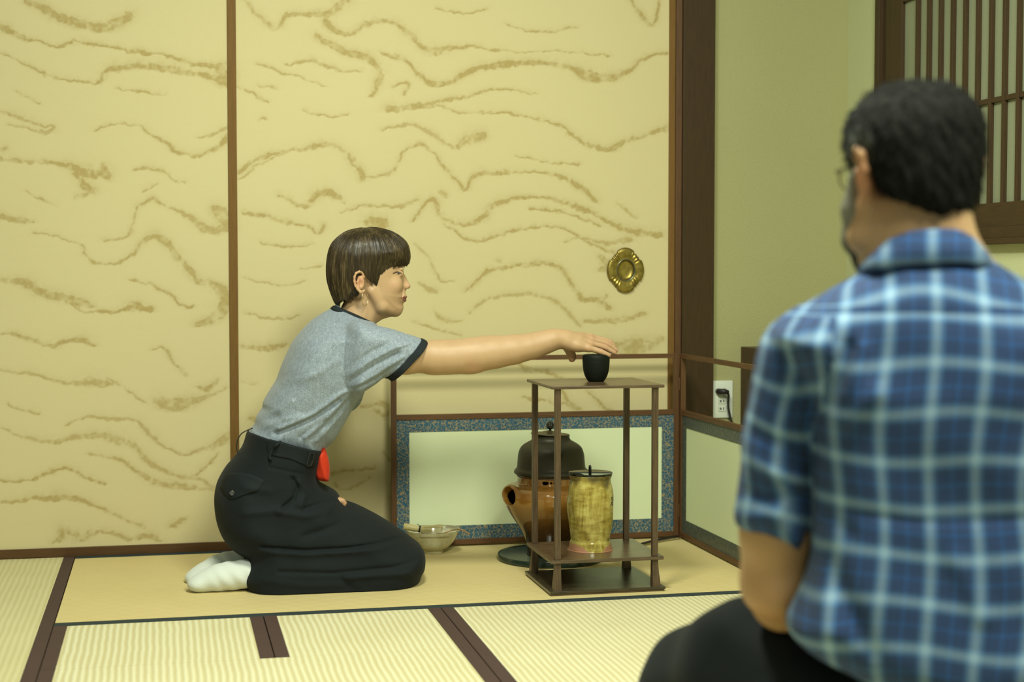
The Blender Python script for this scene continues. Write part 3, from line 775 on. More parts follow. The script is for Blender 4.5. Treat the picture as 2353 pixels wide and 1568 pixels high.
# outline: rows of the photo turned into heights above the board
def bz(v): return .015+(1282.5-v)*s_
bp = [(0, 0.0152), (52*s_, .0152), (55*s_, .019), (54*s_, bz(1266)), (56*s_, bz(1256)), (61*s_, bz(1243)), (71*s_, bz(1222)), (88*s_, bz(1198)), (108*s_, bz(1166)), (113*s_, bz(1152)), (114*s_, bz(1142)), (111*s_, bz(1132)), (100*s_, bz(1124)), (86*s_, bz(1120)), (79.5*s_, bz(1117)), (77.5*s_, bz(1112)), (77.5*s_, bz(1101)), (79.5*s_, bz(1098)), (79*s_, bz(1095)), (74*s_, bz(1095)), (73*s_, bz(1112)), (82*s_, bz(1124)), (104*s_, bz(1138)), (104*s_, bz(1155)), (70*s_, bz(1212)), (0, bz(1225))]
bp = np.array([(x, z) for x, z in smooth_pts(bp, 3)])
bp2 = np.vstack([bp, bp[::-1]*np.array([-1, 1])])
fd = Field((bc[0]-.17, bc[1]-.17, .005), (bc[0]+.17, bc[1]+.17, .30), .0028)
rr = np.sqrt((fd.ax[0][:, None]-bc[0])**2+(fd.ax[1][None, :]-bc[1])**2)
rg = np.linspace(0, .26, 260); R2, Z2 = np.meshgrid(rg, fd.ax[2], indexing='ij'); SD = sd_poly(np.vstack([bp, [[-.01, bz(1225)], [-.01, .0152]]]), R2, Z2)
ii = rr/(rg[1]); i0 = np.clip(ii.astype(int), 0, 258); tt = (ii-i0)[..., None]
fd.F = (SD[i0]*(1-tt)+SD[i0+1]*tt).astype(np.float32)
# fire door: flared lip and opening, facing left
ao = math.radians(199); dv = np.array([math.cos(ao), math.sin(ao)]); oc_ = np.array([bc[0]+dv[0]*.134, bc[1]+dv[1]*.134, bz(1143)])
lipc = oc_+np.array([dv[0]*.006, dv[1]*.006, .006])
fd.ell(lipc, (.017, .040, .031), .014, rot=ao)
fd.ell(oc_+np.array([dv[0]*.018, dv[1]*.018, .003]), (.060, .036, .0265), .002, 's', rot=ao)
fd.ell(oc_+np.array([-dv[0]*.03, -dv[1]*.03, .0]), (.06, .036, .0265), .002, 's', rot=ao)
an = math.atan2(CAM[1]-bc[1], CAM[0]-bc[0])
for da, rx, rz in ((-.17, .010, .0042), (.0, .0032, .0032), (.17, .010, .0042), (2.0, .008, .004), (-2.0, .008, .004)):
    a = an+da; p = (bc[0]+math.cos(a)*.100, bc[1]+math.sin(a)*.100, bz(1110)+.0)
    fd.ell(p, (.016, rx, rz), .001, 's', rot=a)
V, Q = fd.mesh(1)
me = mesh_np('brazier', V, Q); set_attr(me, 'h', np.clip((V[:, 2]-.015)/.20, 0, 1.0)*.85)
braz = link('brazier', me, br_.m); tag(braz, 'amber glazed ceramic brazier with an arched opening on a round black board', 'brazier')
br_.m.node_tree.nodes['Principled BSDF'].inputs['Base Color'].links
coal = N('dark_inside').set((.012, .010, .007), .9, .1).m
MB().lathe((bc[0], bc[1], 0), [(.0001, .088), (.07, .088), (.094, .135), (.100, .16), (.094, .175), (.07, .178), (.0001, .178)], 48).build('inner_liner', coal, braz, smooth='all')
iron = N('cast_iron'); iv = iron.coord(); i1 = iron.noise(iv, 220, 4, .6); i2 = iron.noise(iv, 14, 3)
iron.set(iron.mix(i2, (.040, .036, .022), (.062, .055, .036)), .50, .45, .35); iron.bump(i1, .25, .0008); IRON = iron.m
ket = empty('iron_kettle', (bc[0], bc[1], bz(1099)), 'dark cast iron kettle with lid and openwork knob sitting in the brazier', 'kettle')
kp = [(.0001, bz(1105)), (72*s_, bz(1103)), (78*s_, bz(1099.5)), (84*s_, bz(1096)), (85*s_, bz(1092)), (83.5*s_, bz(1088.5)), (79.5*s_, bz(1084)), (78*s_, bz(1079)), (77*s_, bz(1066)), (75.5*s_, bz(1052)), (71.5*s_, bz(1040)), (65*s_, bz(1032)), (55*s_, bz(1025.5)), (46*s_, bz(1020.5)), (42*s_, bz(1014)), (42.5*s_, bz(1009)), (40.5*s_, bz(1008)), (39.5*s_, bz(1012)), (39*s_, bz(1016)), (.0001, bz(1016))]
P = [(max(p[0], 1e-4), p[1]) for p in smooth_pts(kp, 4)]
MB().lathe((bc[0], bc[1], 0), P, 96).build('body', IRON, ket, smooth='all')
kl = MB().lathe((0, 0, 0), [(.0001, 0), (44*s_, 0), (45*s_, .0012), (44*s_, .0024), (36*s_, .0040), (26*s_, .0058), (22*s_, .0062), (14*s_, .0100), (8*s_, .0115), (.0001, .012)], 64)
for v in kl.bm.verts: v.co = Matrix.Translation((bc[0]-.003, bc[1], bz(1007.2))) @ (Matrix.Rotation(.045, 4, 'Y') @ v.co)
klo = kl.build('lid', wood('bronze_lid', (.045, .040, .022), (.085, .07, .035), (20, 20, 20), .35, .5, .1), ket, smooth='all')
kb = np.array([bc[0]-.003, bc[1], bz(1007.2)+.012])
mb = MB().lathe(kb, [(.0045, -.001), (.0035, .003), (.0035, .006)], 16)
for k in range(5):
    a = math.pi*k/5; L = [(kb[0]+.0105*math.cos(a)*math.cos(t), kb[1]+.0105*math.sin(a)*math.cos(t), kb[2]+.0155+.0105*math.sin(t)) for t in np.linspace(0, 2*math.pi, 25)]
    mb.tube(L, .0016, 7)
for t in (-.5, .5):
    L = [(kb[0]+.0105*math.cos(t)*math.cos(a), kb[1]+.0105*math.cos(t)*math.sin(a), kb[2]+.0155+.0105*math.sin(t)) for a in np.linspace(0, 2*math.pi, 25)]
    mb.tube(L, .0016, 7)
mb.build('knob', IRON, klo, smooth='all', label='openwork ball knob')
for sgn in (-.42, math.pi-.42):
    a = an+sgn+math.pi/2*.0+.75; p = (bc[0]+76.5*s_*math.cos(a), bc[1]+76.5*s_*math.sin(a), bz(1050))
    L = [(p[0]+.004*math.cos(a)*math.sin(t)+.006*-math.sin(a)*math.cos(t), p[1]+.004*math.sin(a)*math.sin(t)+.006*math.cos(a)*math.cos(t), p[2]+.008*math.cos(t)) for t in np.linspace(0, 2*math.pi, 17)]
    MB().tube(L, .0022, 8).build('lug', IRON, ket, smooth='all')

# ================================================================== TEA BOWL, WHISK, SCOOP
bw = CAM+ray(995, 1270)*4.757; bw = np.array([bw[0], bw[1], 0]); s_ = 4.757/FPX
gl = N('celadon_crackle'); v_ = gl.coord(); n_ = gl.noise(v_, 22, 4, .6); vo = gl.n('ShaderNodeTexVoronoi', feature='DISTANCE_TO_EDGE'); gl.l(v_, vo.inputs['Vector']); vo.inputs['Scale'].default_value = 160
rg_ = gl.n('ShaderNodeAttribute', attribute_name='ring')
cc = gl.ramp(n_, [(.32, (.44, .40, .22)), (.5, (.60, .58, .38)), (.66, (.68, .69, .50))])
cc = gl.mix(gl.math('MULTIPLY', rg_.outputs['Fac'], .75), cc, (.12, .09, .045))
gl.set(cc, .14, .6); gl.b.inputs['Coat Weight'].default_value = .3
bowl = empty('tea_bowl', bw, 'pale grey glazed tea bowl holding a bamboo whisk, behind the woman\'s knees', 'tea bowl')
op = [(.0001, .004), (18*s_, .004), (19*s_, .0), (22*s_, .0), (23.5*s_, .003), (24*s_, .009), (27*s_, .0125), (36*s_, .019), (45*s_, .031), (52*s_, .045), (58*s_, .058), (62*s_, .069), (62.5*s_, .0715), (61*s_, .0715), (55*s_, .057), (48*s_, .043), (38*s_, .029), (24*s_, .017), (.0001, .012)]
P = [(max(p[0], 1e-4), p[1]) for p in smooth_pts(op, 3)]
def wob(a, z): return 1+.012*math.sin(2*a+.6)*(z/.07)+.006*math.sin(5*a)*(z/.07)
mb = MB().lathe(bw, P, 96, wob)
for v in mb.bm.verts:
    a = math.atan2(v.co.y-bw[1], v.co.x-bw[0])
    if v.co.z > .03: v.co.z += .0014*math.sin(3*a+.4)*((v.co.z-.03)/.04)
o = mb.build('body', gl.m, bowl, smooth='all')
co = np.array([v.co for v in o.data.vertices])-bw; rr_ = np.hypot(co[:, 0], co[:, 1]); idx = np.arange(len(co))//96
outer = idx < 12*3
ringv = np.where(outer, np.exp(-((co[:, 2]-.0585)/.0008)**2)+np.exp(-((co[:, 2]-.0725)/.0014)**2), .55*(np.sin(rr_*1400) > .25)*(rr_ < .078)*(rr_ > .02)+1.0*(rr_ > .0795))
set_attr(o.data, 'ring', np.clip(ringv, 0, 1))
BAM = wood('bamboo', (.50, .42, .17), (.66, .58, .28), (8, 60, 60), .38, .4, .05)
wk = empty('tea_whisk', bw+np.array([0, 0, .07]), 'bamboo tea whisk with black thread lying in the pale tea bowl', 'tea whisk')
dw = 4.72
A = CAM+ray(927.5, 1210)*dw; Bq = CAM+ray(958, 1215.5)*dw; ax = (Bq-A)/np.linalg.norm(Bq-A); rw = .0102
up = np.cross(ax, CF); up /= np.linalg.norm(up); up = up if up[2] > 0 else -up; sd = np.cross(ax, up)
mb = MB(); mb.tube([A, A+ax*.001, A+(Bq-A)*.6, A+(Bq-A)*.93, A+(Bq-A)*.97, Bq, Bq+ax*.012], [rw*.93, rw, rw, rw*1.02, rw*.95, rw*.93, rw*.85], 24)
mb.build('handle', BAM, wk, smooth='all')
mb = MB()
for k in range(3): mb.tube([tuple(Bq+ax*(.007+.0016*k)+rw*.95*(up*math.cos(t)+sd*math.sin(t))) for t in np.linspace(0, 2*math.pi, 21)], .0010, 6)
mb.tube([tuple(Bq+ax*.008+up*rw), tuple(Bq+ax*.002+up*(rw+.003)), tuple(Bq-ax*.003+up*(rw+.0042))], .0009, 6)
mb.build('thread', RUBBER, wk)
mb = MB()
for k in range(64):
    t = 2*math.pi*k/64; d = up*math.cos(t)+sd*math.sin(t); base = Bq+ax*.008; L = []
    for q in np.linspace(0, 1, 8):
        r = rw*.8+.022*q**1.1*(1 if k % 2 else .72)-.006*max(0, q-.85)/.15
        p = base+ax*.070*q+d*r
        p[2] = max(p[2], bw[2]+.030); L.append(tuple(p))
    mb.tube(L, [.0006]*4+[.0005]*3+[.0003], 5)
mb.build('tines', BAM, wk, smooth='all')
p0 = CAM+ray(1040, 1219)*4.74; p1 = CAM+ray(1057, 1217)*4.70; p2 = CAM+ray(1070, 1222)*4.70; p3 = CAM+ray(1079, 1230)*4.70
sb = N('smoked_bamboo').set((.42, .25, .10), .4, .4).m
mb = MB(); L = smooth_pts([p0+np.array([-.03, 0, -.008]), p0, p1, p2, p3], 5); mb.tube(L, [.0022]*(len(L)-4)+[.002, .0018, .0015, .001], 8)
o = mb.build('tea_scoop', sb, smooth='all'); tag(o, 'thin curved bamboo tea scoop resting over the right rim of the pale tea bowl', 'tea scoop')

# ================================================================== PEOPLE: shared
def skin_mat(name, c1, c2):
    m = N(name); v = m.coord(); f = m.noise(v, 35, 4, .6); f2 = m.noise(v, 500, 2); at = m.n('ShaderNodeAttribute', attribute_name='tint')
    base = m.mix(f, c1, c2)
    m.set(m.mix(at.outputs['Alpha'], base, (0, 0, 0)), .48, .4)
    mx = m.n('ShaderNodeMix', data_type='RGBA'); m.l(at.outputs['Alpha'], mx.inputs[0]); m.l(base, mx.inputs[6]); m.l(at.outputs['Color'], mx.inputs[7])
    m.l(mx.outputs[2], m.b.inputs['Base Color'])
    m.b.inputs['Subsurface Weight'].default_value = .12; m.b.inputs['Subsurface Radius'].default_value = (.012, .005, .002); m.b.inputs['Subsurface Scale'].default_value = .6
    m.bump(f2, .06, .0005); return m.m
def paint(V):
    T = np.zeros((len(V), 4))
    def put(mask, col, soft=None):
        a = np.clip(mask, 0, 1)[:, None]
        al = T[:, 3:4]; na = al+a-al*a
        T[:, :3] = np.where(na > 1e-6, (T[:, :3]*al*(1-a)+np.array(col)*a)/np.maximum(na, 1e-6), 0); T[:, 3:4] = na
    return T, put
def Wp(Y): return lambda L: np.array([(lambda p: (p[0], p[2]))(ony(u, v, Y)) for (u, v) in L])
def Wq(u, v, Y): return ony(u, v, Y)
def hair_mat(name, a, b, c, rough=.32, vert=True):
    m = N(name); v = m.coord((1, 1, .10)); f = m.noise(v, 210, 4, .7); g = m.noise(v, 45, 2)
    m.set(m.ramp(m.math('ADD', m.math('MULTIPLY', f, .6), m.math('MULTIPLY', g, .4)), [(.32, a), (.52, b), (.72, c)]), rough, .45)
    m.b.inputs['Anisotropic'].default_value = .5
    m.bump(f, .35, .0015); return m.m

# ================================================================== WOMAN kneeling on the golden mat
WY = .435
wom = empty('person', (.66, WY, 0), 'kneeling person in grey T-shirt and black trousers, reaching a hand over the black tea caddy', 'person')
SK = skin_mat('warm_skin', (.44, .275, .145), (.52, .34, .19))
B = Field((.60, .20, .20), (1.50, .62, 1.01), .0024)
P2 = Wp(WY)
# skull, face, neck
sk = P2([(843, 612)])[0]
B.ell((sk[0], WY, sk[1]), (.088, .071, .083), .01)
face = P2([(918, 590), (924, 606), (924.5, 620), (925, 634), (926.5, 648), (928.5, 664), (931.0, 673), (932, 682), (931.2, 687), (929.5, 693), (926, 699), (927, 706), (925.5, 714), (919, 722), (908, 727), (896, 729), (879, 734), (866, 741), (845, 742), (826, 712), (815, 660), (830, 600), (880, 575)])
def fmap(X, Z, d):
    zc = (Z-P2([(900, 650)])[0][1])
    return {'T': -.006-.010*np.clip(-zc/.07, 0, 1)+.002*np.clip(zc/.05, 0, 1)}
B.infl(face, WY, .078, .072, .012, maps=fmap)
for (u, v, r, sy) in ((902, 655, .019, .040),):      # cheeks
    for s in (-1, 1):
        p = Wq(u, v, WY); B.ell((p[0], WY+s*sy, p[2]), (r, .017, .021), .014)
nk = [Wq(806, 775, WY), Wq(820, 730, WY), Wq(834, 680, WY)]
B.chain(nk, [.056, .0475, .0455], .015)
# jaw line
for s in (-1, 1):
    a = Wq(848, 668, WY); b = Wq(872, 705, WY); c = Wq(908, 716, WY)
    B.chain([(a[0], WY+s*.055, a[2]), (b[0], WY+s*.046, b[2]), (c[0], WY+s*.016, c[2])], [.014, .013, .012], .012)
# nose
nose = P2([(923, 619), (926.5, 627), (931, 634.5), (935.5, 642), (939.5, 649.5), (942.6, 655), (942.8, 660), (939.5, 663.5), (934, 665), (929, 667.5), (924, 666), (920, 655), (918, 630)])
def nmap(X, Z, d):
    z0 = P2([(935, 660)])[0][1]; return {'T': .0055*np.exp(-((Z-z0)/.010)**2)}
B.infl(nose, WY, .009, .0085, .008, smooth=True, maps=nmap)
for s in (-1, 1):
    p = Wq(930.5, 660, WY); B.ell((p[0], WY+s*.0115, p[2]), (.0085, .0055, .0068), .003)
    p = Wq(934, 664.3, WY); B.ell((p[0]+.001, WY+s*.006, p[2]-.001), (.0055, .0032, .0030), .002, 's')
    # brow ridge, eye socket, lids
    p = Wq(917, 619, WY); B.ell((p[0], WY+s*.028, p[2]), (.010, .020, .006), .008)
    p = Wq(922, 629.5, WY); B.ell((p[0]+.004, WY+s*.031, p[2]), (.010, .014, .0085), .008, 's')
    p = Wq(913.5, 629, WY); B.ell((p[0], WY+s*.0335, p[2]), (.0118, .0125, .0112), .003)
    p = Wq(906, 633, WY)
    # smile fold
    a = Wq(925, 663, WY); b = Wq(917, 673, WY); c = Wq(914, 684, WY)
    B.chain([(a[0]+.004, WY+s*.019, a[2]), (b[0]+.006, WY+s*.027, b[2]), (c[0]+.006, WY+s*.031, c[2])], [.0028, .0028, .0018], .007, 's')
# lips
u1 = Wq(930.5, 682.5, WY); B.ell((u1[0], WY, u1[2]), (.0052, .0240, .0042), .004)
u2 = Wq(929.2, 690, WY); B.ell((u2[0], WY, u2[2]), (.0052, .0200, .0048), .004)
mo = Wq(934, 686.2, WY); B.ell((mo[0]+.0005, WY, mo[2]), (.0045, .024, .0010), .002, 's')
for s in (-1, 1):
    p = Wq(921, 684.5, WY); B.ell((p[0]+.002, WY+s*.0235, p[2]), (.004, .0025, .002), .003, 's')
# near and far ear
for s in (-1, 1):
    ey = WY+s*.076
    pts = [(837, 637), (833, 627.5), (825.5, 624.5), (818, 628), (814, 637), (814, 647), (816.5, 657), (822, 665), (828.5, 671.5), (834, 673), (837.5, 667)]
    L = [(lambda p: np.array([p[0], ey+s*(.007 if 2 <= i <= 8 else .001), p[2]]))(Wq(u, v, WY-.08)) for i, (u, v) in enumerate(pts)]
    B.chain(L, [.0030, .0034, .0034, .0034, .0034, .0034, .0036, .004, .0048, .005, .003], .003)
    p = Wq(828, 650, WY-.08); B.ell((p[0], ey-s*.001, p[2]), (.012, .006, .020), .004)
    p = Wq(829.5, 652, WY-.08); B.ell((p[0], ey+s*.0055, p[2]), (.0060, .005, .0095), .003, 's')
    B.chain([np.array([Wq(825, 636, WY-.08)[0], ey+s*.004, Wq(825, 636, WY-.08)[2]]), np.array([Wq(821.5, 648, WY-.08)[0], ey+s*.005, Wq(821.5, 648, WY-.08)[2]]), np.array([Wq(825, 660, WY-.08)[0], ey+s*.004, Wq(825, 660, WY-.08)[2]])], [.002, .0024, .002], .003)
# torso core (inside the shirt), shoulders
B.chain([Wq(800, 808, WY), Wq(740, 880, WY), Wq(700, 950, WY)], [.062, .085, .085], .03)
# right arm, nearest the camera
AY = lambda u: np.interp(u, [830, 920, 1075, 1200, 1285, 1345, 1420], [.300, .285, .262, .250, .245, .240, .237])
def A(u, v, dy=0): return Wq(u, v, AY(u)+dy)
B.chain([A(850, 806, .012), A(930, 821), A(1000, 822), A(1040, 821), A(1078, 818), A(1110, 813), A(1145, 809), A(1185, 803), A(1225, 795), A(1258, 785), A(1283, 779)],
        [.040, .0405, .0410, .0395, .0405, .0385, .0365, .0335, .0285, .0245, .0225], .03)
p = A(1084, 842, -.004); B.ell(p, (.022, .02, .014), .02)       # elbow
p = A(1120, 800, .012); B.ell(p, (.045, .022, .024), .02)
# right hand: palm tilts, little finger side lower and nearer
HB = .245
def H(u, v, dy=0): return Wq(u, v, HB+dy)
B.chain([H(1275, 778), H(1300, 779.5), H(1325, 783)], [.0235, .0225, .021], .016, flat=.92)
knu = {'i': (1357, 776.5, .020), 'm': (1358, 782.5, .006), 'r': (1356, 791, -.010), 'l': (1352, 800.5, -.026)}
wr = {'i': (1308, 775, .014), 'm': (1306, 779, .004), 'r': (1305, 784, -.006), 'l': (1303, 789, -.014)}
for f in 'imrl':
    B.chain([H(*wr[f]), H(*[(a+b)/2 for a, b in zip(wr[f], knu[f])]), H(*knu[f])], [.0135, .0125, .0098], .012)
p = H(1326, 797, -.008); B.ell(p, (.030, .015, .0115), .015)
fing = {'i': [knu['i'], (1376, 779, .023), (1400, 787.5, .025), (1412, 799, .026), (1419, 807, .026)],
        'm': [knu['m'], (1375, 785, .007), (1393, 790.5, .008), (1408, 799.5, .009), (1418.5, 807.5, .009)],
        'r': [knu['r'], (1372, 793.5, -.010), (1389, 798.5, -.009), (1403, 806, -.008), (1413, 811.5, -.008)],
        'l': [knu['l'], (1366, 804, -.029), (1380, 808.5, -.031), (1391, 813, -.032), (1400, 817.5, -.032)]}
rad = {'i': [.0094, .0084, .0082, .0072, .0058], 'm': [.0096, .0086, .0084, .0073, .0058], 'r': [.0092, .0082, .0079, .0068, .0054], 'l': [.0090, .0080, .0076, .0066, .0052]}
FG = Field((1.33, .19, .55), (1.50, .31, .72), .0012) if False else None
tips = []
for f in 'imrl':
    L = [H(*q) for q in fing[f]]
    L = smooth_pts(L, 3); rr_ = np.interp(np.linspace(0, 4, len(L)), range(5), rad[f])
    rr_ = rr_*(1+.05*np.exp(-((np.linspace(0, 4, len(L))-2)/.3)**2))
    B.chain(L, rr_, .0018, k0=.008); tips.append((L[-2], L[-1]))
th = [H(1301, 790, .012), H(1307, 800, .020), H(1311, 811, .026), H(1314.5, 820, .028), H(1314, 826.5, .027)]
B.chain(smooth_pts(th, 2), np.interp(np.linspace(0, 4, 9), range(5), [.0155, .0125, .0098, .0092, .0062]), .008)
for k in range(4):     # tendons
    f = 'imrl'[k]; a = np.array(H(*wr[f])); b = np.array(H(*knu[f])); n = np.array([0, -.3, .95])
    B.chain([a+(b-a)*.3+n*.0125, a+(b-a)*.65+n*.0115, b+n*.0085], [.0015, .0022, .0030], .006)
# left arm, hidden behind the body, hand on the thigh
B.chain([Wq(805, 800, .60), Wq(740, 930, .60), Wq(680, 1060, .585)], [.045, .038, .034], .02)
B.chain([Wq(680, 1060, .585), Wq(712, 1130, .50), Wq(758, 1153, .42)], [.030, .026, .019], .02)
lh = Wq(772, 1151, .40); B.ell(lh, (.020, .03, .014), .012, tilt=-.5)
for k in range(4):
    y = .372+.017*k
    a = Wq(776, 1151+k*.5, y); b = Wq(787-k, 1152, y); c = Wq(791-k*1.5, 1157, y); d_ = Wq(789-k*1.5, 1164, y)
    B.chain([a, b, c, d_], [.0085, .0078, .0070, .0058], .002, k0=.008)
B.F = np.where(np.isfinite(B.F), B.F, .2)
V, Q = B.mesh(1)
me = mesh_np('body', V, Q)
T, put = paint(V)
near = np.abs(V[:, 1]-WY)
# lips
lp = closed_smooth(Wp(WY)([(915.5, 684.5), (922, 682.5), (929, 680.0), (936, 679.2), (937, 686), (935, 694), (928, 693), (921, 689.5)]))
d = sd_poly(lp, V[:, 0], V[:, 2]); put(np.clip(.5-d/.0012, 0, 1)*(near < .032)*(V[:, 0] > lp[:, 0].min()-.002), (.22, .085, .055))
# lash line, brow, iris on both sides (heads look forward); shade of mouth line, smile fold, nostrils painted in
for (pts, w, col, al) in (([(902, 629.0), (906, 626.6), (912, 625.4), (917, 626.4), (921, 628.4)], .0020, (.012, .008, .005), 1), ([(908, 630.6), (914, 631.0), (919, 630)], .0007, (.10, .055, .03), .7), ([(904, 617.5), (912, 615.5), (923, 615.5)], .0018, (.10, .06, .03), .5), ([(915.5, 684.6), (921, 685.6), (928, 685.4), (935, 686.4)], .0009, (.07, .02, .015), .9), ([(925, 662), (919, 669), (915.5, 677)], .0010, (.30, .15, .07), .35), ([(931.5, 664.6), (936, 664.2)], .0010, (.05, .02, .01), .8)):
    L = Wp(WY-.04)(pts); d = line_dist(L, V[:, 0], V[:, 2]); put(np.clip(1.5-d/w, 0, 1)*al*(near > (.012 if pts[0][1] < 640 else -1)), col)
ir = Wp(WY-.04)([(915.5, 628.8)])[0]; d = np.hypot((V[:, 0]-ir[0])/1.2, (V[:, 2]-ir[1])); put(np.clip((.0036-d)/.0008, 0, 1)*(V[:, 2] < ir[1]+.0024)*1.*(near > .012), (.020, .012, .008))
# rosy knuckles, finger tips, ear, cheek
pk = np.array([.56, .26, .17])
for f in 'imrl':
    for q in (0, 2, 4):
        p = H(*fing[f][q]); d = np.linalg.norm(V-p, axis=1); put(np.exp(-(d/.012)**2)*.42, pk)
d = np.linalg.norm(V-th[-1], axis=1); put(np.exp(-(d/.018)**2)*.5, pk)
e = Wq(824, 645, WY-.08); d = np.hypot(V[:, 0]-e[0], V[:, 2]-e[2]); put(np.exp(-(d/.018)**2)*.6*(V[:, 1] < WY-.06), (.50, .20, .11))
e = Wq(905, 655, WY-.05); d = np.hypot(V[:, 0]-e[0], V[:, 2]-e[2]); put(np.exp(-(d/.016)**2)*.28*(V[:, 1] < WY), (.60, .32, .20))
e = Wq(936, 655, WY); d = np.hypot(V[:, 0]-e[0], V[:, 2]-e[2]); put(np.exp(-(d/.010)**2)*.30, (.60, .30, .20))
e = Wq(1072, 834, .262); d = np.hypot((V[:, 0]-e[0])/1.6, V[:, 2]-e[2]); put(np.exp(-(d/.009)**2)*.30*(V[:, 1] < .26), (.33, .17, .08))  # elbow dimple shade painted as a darker skin patch
e = Wq(1084, 845, .262); d = np.hypot(V[:, 0]-e[0], V[:, 2]-e[2]); put(np.exp(-(d/.02)**2)*.3, pk)
e = Wq(790, 1155, .40); d = np.linalg.norm(V-e, axis=1); put(np.exp(-(d/.04)**2)*.6, (.50, .22, .14))
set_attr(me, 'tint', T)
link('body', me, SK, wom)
# eyes are real balls behind the lids
EYE = N('eye_white').set((.45, .42, .35), .2, .5).m; IRIS = N('dark_iris').set((.018, .010, .006), .12, .6).m
NAIL = N('finger_nail').set((.60, .42, .33), .22, .5).m
for f, (a, b) in zip('imrl', tips):
    d = (b-a)/np.linalg.norm(b-a); up = np.array([-.1, -.45, .88]); up -= d*(up@d); up /= np.linalg.norm(up); sd = np.cross(d, up); r = rad[f][-1]
    mb = MB(); rings = []
    for t in np.linspace(0, 1, 6):
        c = b+d*(-.0070+.0075*t); w = r*.66*math.sin(math.pi*(.25+.62*t)); rings.append([tuple(c+sd*w*q+up*(r*(.97-.10*t)*math.cos(q*.68)-(.0016*t*t))) for q in np.linspace(-1, 1, 7)])
    mb.loft(rings, close=False, cap=False); mb.build('finger_nail', NAIL, wom, smooth='all')

# ------------------------------------------------ her hair
HAIRW = hair_mat('brown_hair', (.010, .007, .003), (.036, .024, .010), (.12, .080, .034), .38)
hf = Field((.70, WY-.11, .74), (.955, WY+.11, .995), .0020)
outer = P2([(772, 699), (764, 684), (755.5, 660), (750.5, 636), (750.5, 604), (756.5, 572), (770, 550.5), (794.8, 532.5), (823.5, 524.5), (847, 522.8), (871, 524), (900, 532), (923, 546), (936, 563), (941, 585), (939.5, 601), (935, 612), (927, 616), (900, 640), (860, 690), (820, 700), (790, 706)])
hf.infl(outer, WY, .083, .081, .002)
h2 = P2([(771, 701), (760, 690), (740, 640), (740, 560), (790, 510), (870, 505), (950, 530), (960, 590), (938, 605), (933, 611), (927.5, 613.5), (921, 610.5), (914, 613), (905, 611), (897, 615), (888, 615), (883.5, 620), (880, 630), (876, 640), (870, 651), (864.5, 664), (861.5, 656), (857, 657), (853, 649), (848, 650), (843, 644.5), (838, 640), (833.5, 630), (826.5, 625), (819, 626), (813.5, 634), (812.5, 648), (815.5, 660), (820, 668), (817, 678), (812, 677), (806, 686), (800, 684), (794, 691), (786, 689), (779, 695), (776, 705)])
hf.region(h2, 0, 0, .002, smooth=False)
# opening for the face between both side locks
hf.F = smax(hf.F, -(np.maximum(np.abs(hf.ax[1]-WY)[None, :, None]-.060, sd_poly(closed_smooth(P2([(872, 618), (912, 614), (950, 614), (960, 700), (830, 720), (840, 660)])), *np.broadcast_arrays(hf.ax[0][:, None], hf.ax[2][None, :]))[:, None, :])), .004).astype(np.float32)
crown = Wq(838, 548, WY)
# strand relief running down from the crown
X = hf.ax[0][:, None, None]-crown[0]; Y = hf.ax[1][None, :, None]-WY; Z = hf.ax[2][None, None, :]
azm = np.arctan2(Y, X); rel = np.zeros_like(azm)
for fr, am, ph in ((23, 1, .3), (41, .8, 1.2), (67, .6, 2.2), (97, .35, .5)): rel = rel+am*np.sin(azm*fr+ph+np.sin(azm*5+ph)*1.5)
rad_ = np.clip(np.hypot(X, Y)/.04, 0, 1)
hf.F = (hf.F + (rel*rad_*.00036)).astype(np.float32)
V, Q = hf.mesh(1); link('hair', mesh_np('hair', V, Q), HAIRW, wom)
hair_obj = bpy.data.objects['hair']
# loose strands laid along the surface
nS = 4200; sel = RNG.choice(len(V), nS); P = V[sel].copy(); tracks = [P.copy()]; alive = np.ones(nS, bool); lens = np.zeros(nS)
ok = P[:, 2] > Wq(800, 690, WY)[2]
D0 = None
maxl = RNG.integers(8, 26, nS)
for it in range(26):
    g = hf.grad(P); out = P-np.array([crown[0], WY, crown[2]+.02]); d = np.stack([out[:, 0]*.35, out[:, 1]*.35, -np.abs(out[:, 2])-.035+0*out[:, 0]], 1)
    d = d-g*(d*g).sum(1, keepdims=True); d /= np.linalg.norm(d, axis=1, keepdims=True)+1e-9
    if D0 is not None: d = .35*d+.65*D0; d /= np.linalg.norm(d, axis=1, keepdims=True)+1e-9
    D0 = d
    Pn = P+d*.0036; s_ = hf.sample(Pn); g = hf.grad(Pn); Pn = Pn-g*np.clip(s_-.0009, -.003, .003)[:, None]
    P = Pn; tracks.append(P.copy())
TR = np.stack(tracks, 1)
cu = bpy.data.curves.new('hair_strands', 'CURVE'); cu.dimensions = '3D'; cu.bevel_depth = .00028; cu.bevel_resolution = 0
inside = sd_poly(h2, TR[:, :, 0], TR[:, :, 2]) < .004
for i in range(nS):
    if not ok[i]: continue
    n = 3
    while n < maxl[i] and inside[i, n]: n += 1
    if n < 6: continue
    sp_ = cu.splines.new('POLY'); sp_.points.add(n-1)
    a = np.ones((n, 4), np.float32); a[:, :3] = TR[i, :n]; sp_.points.foreach_set('co', a.ravel())
    rr_ = np.ones(n, np.float32); rr_[-3:] = (.8, .5, .2); sp_.points.foreach_set('radius', rr_)
HSTR = hair_mat('brown_hair_strands', (.014, .009, .004), (.060, .040, .017), (.24, .17, .080), .34)
so = link('hair_strands', cu, HSTR, hair_obj)
so.location = (0, 0, 0); so['kind'] = 'stuff'
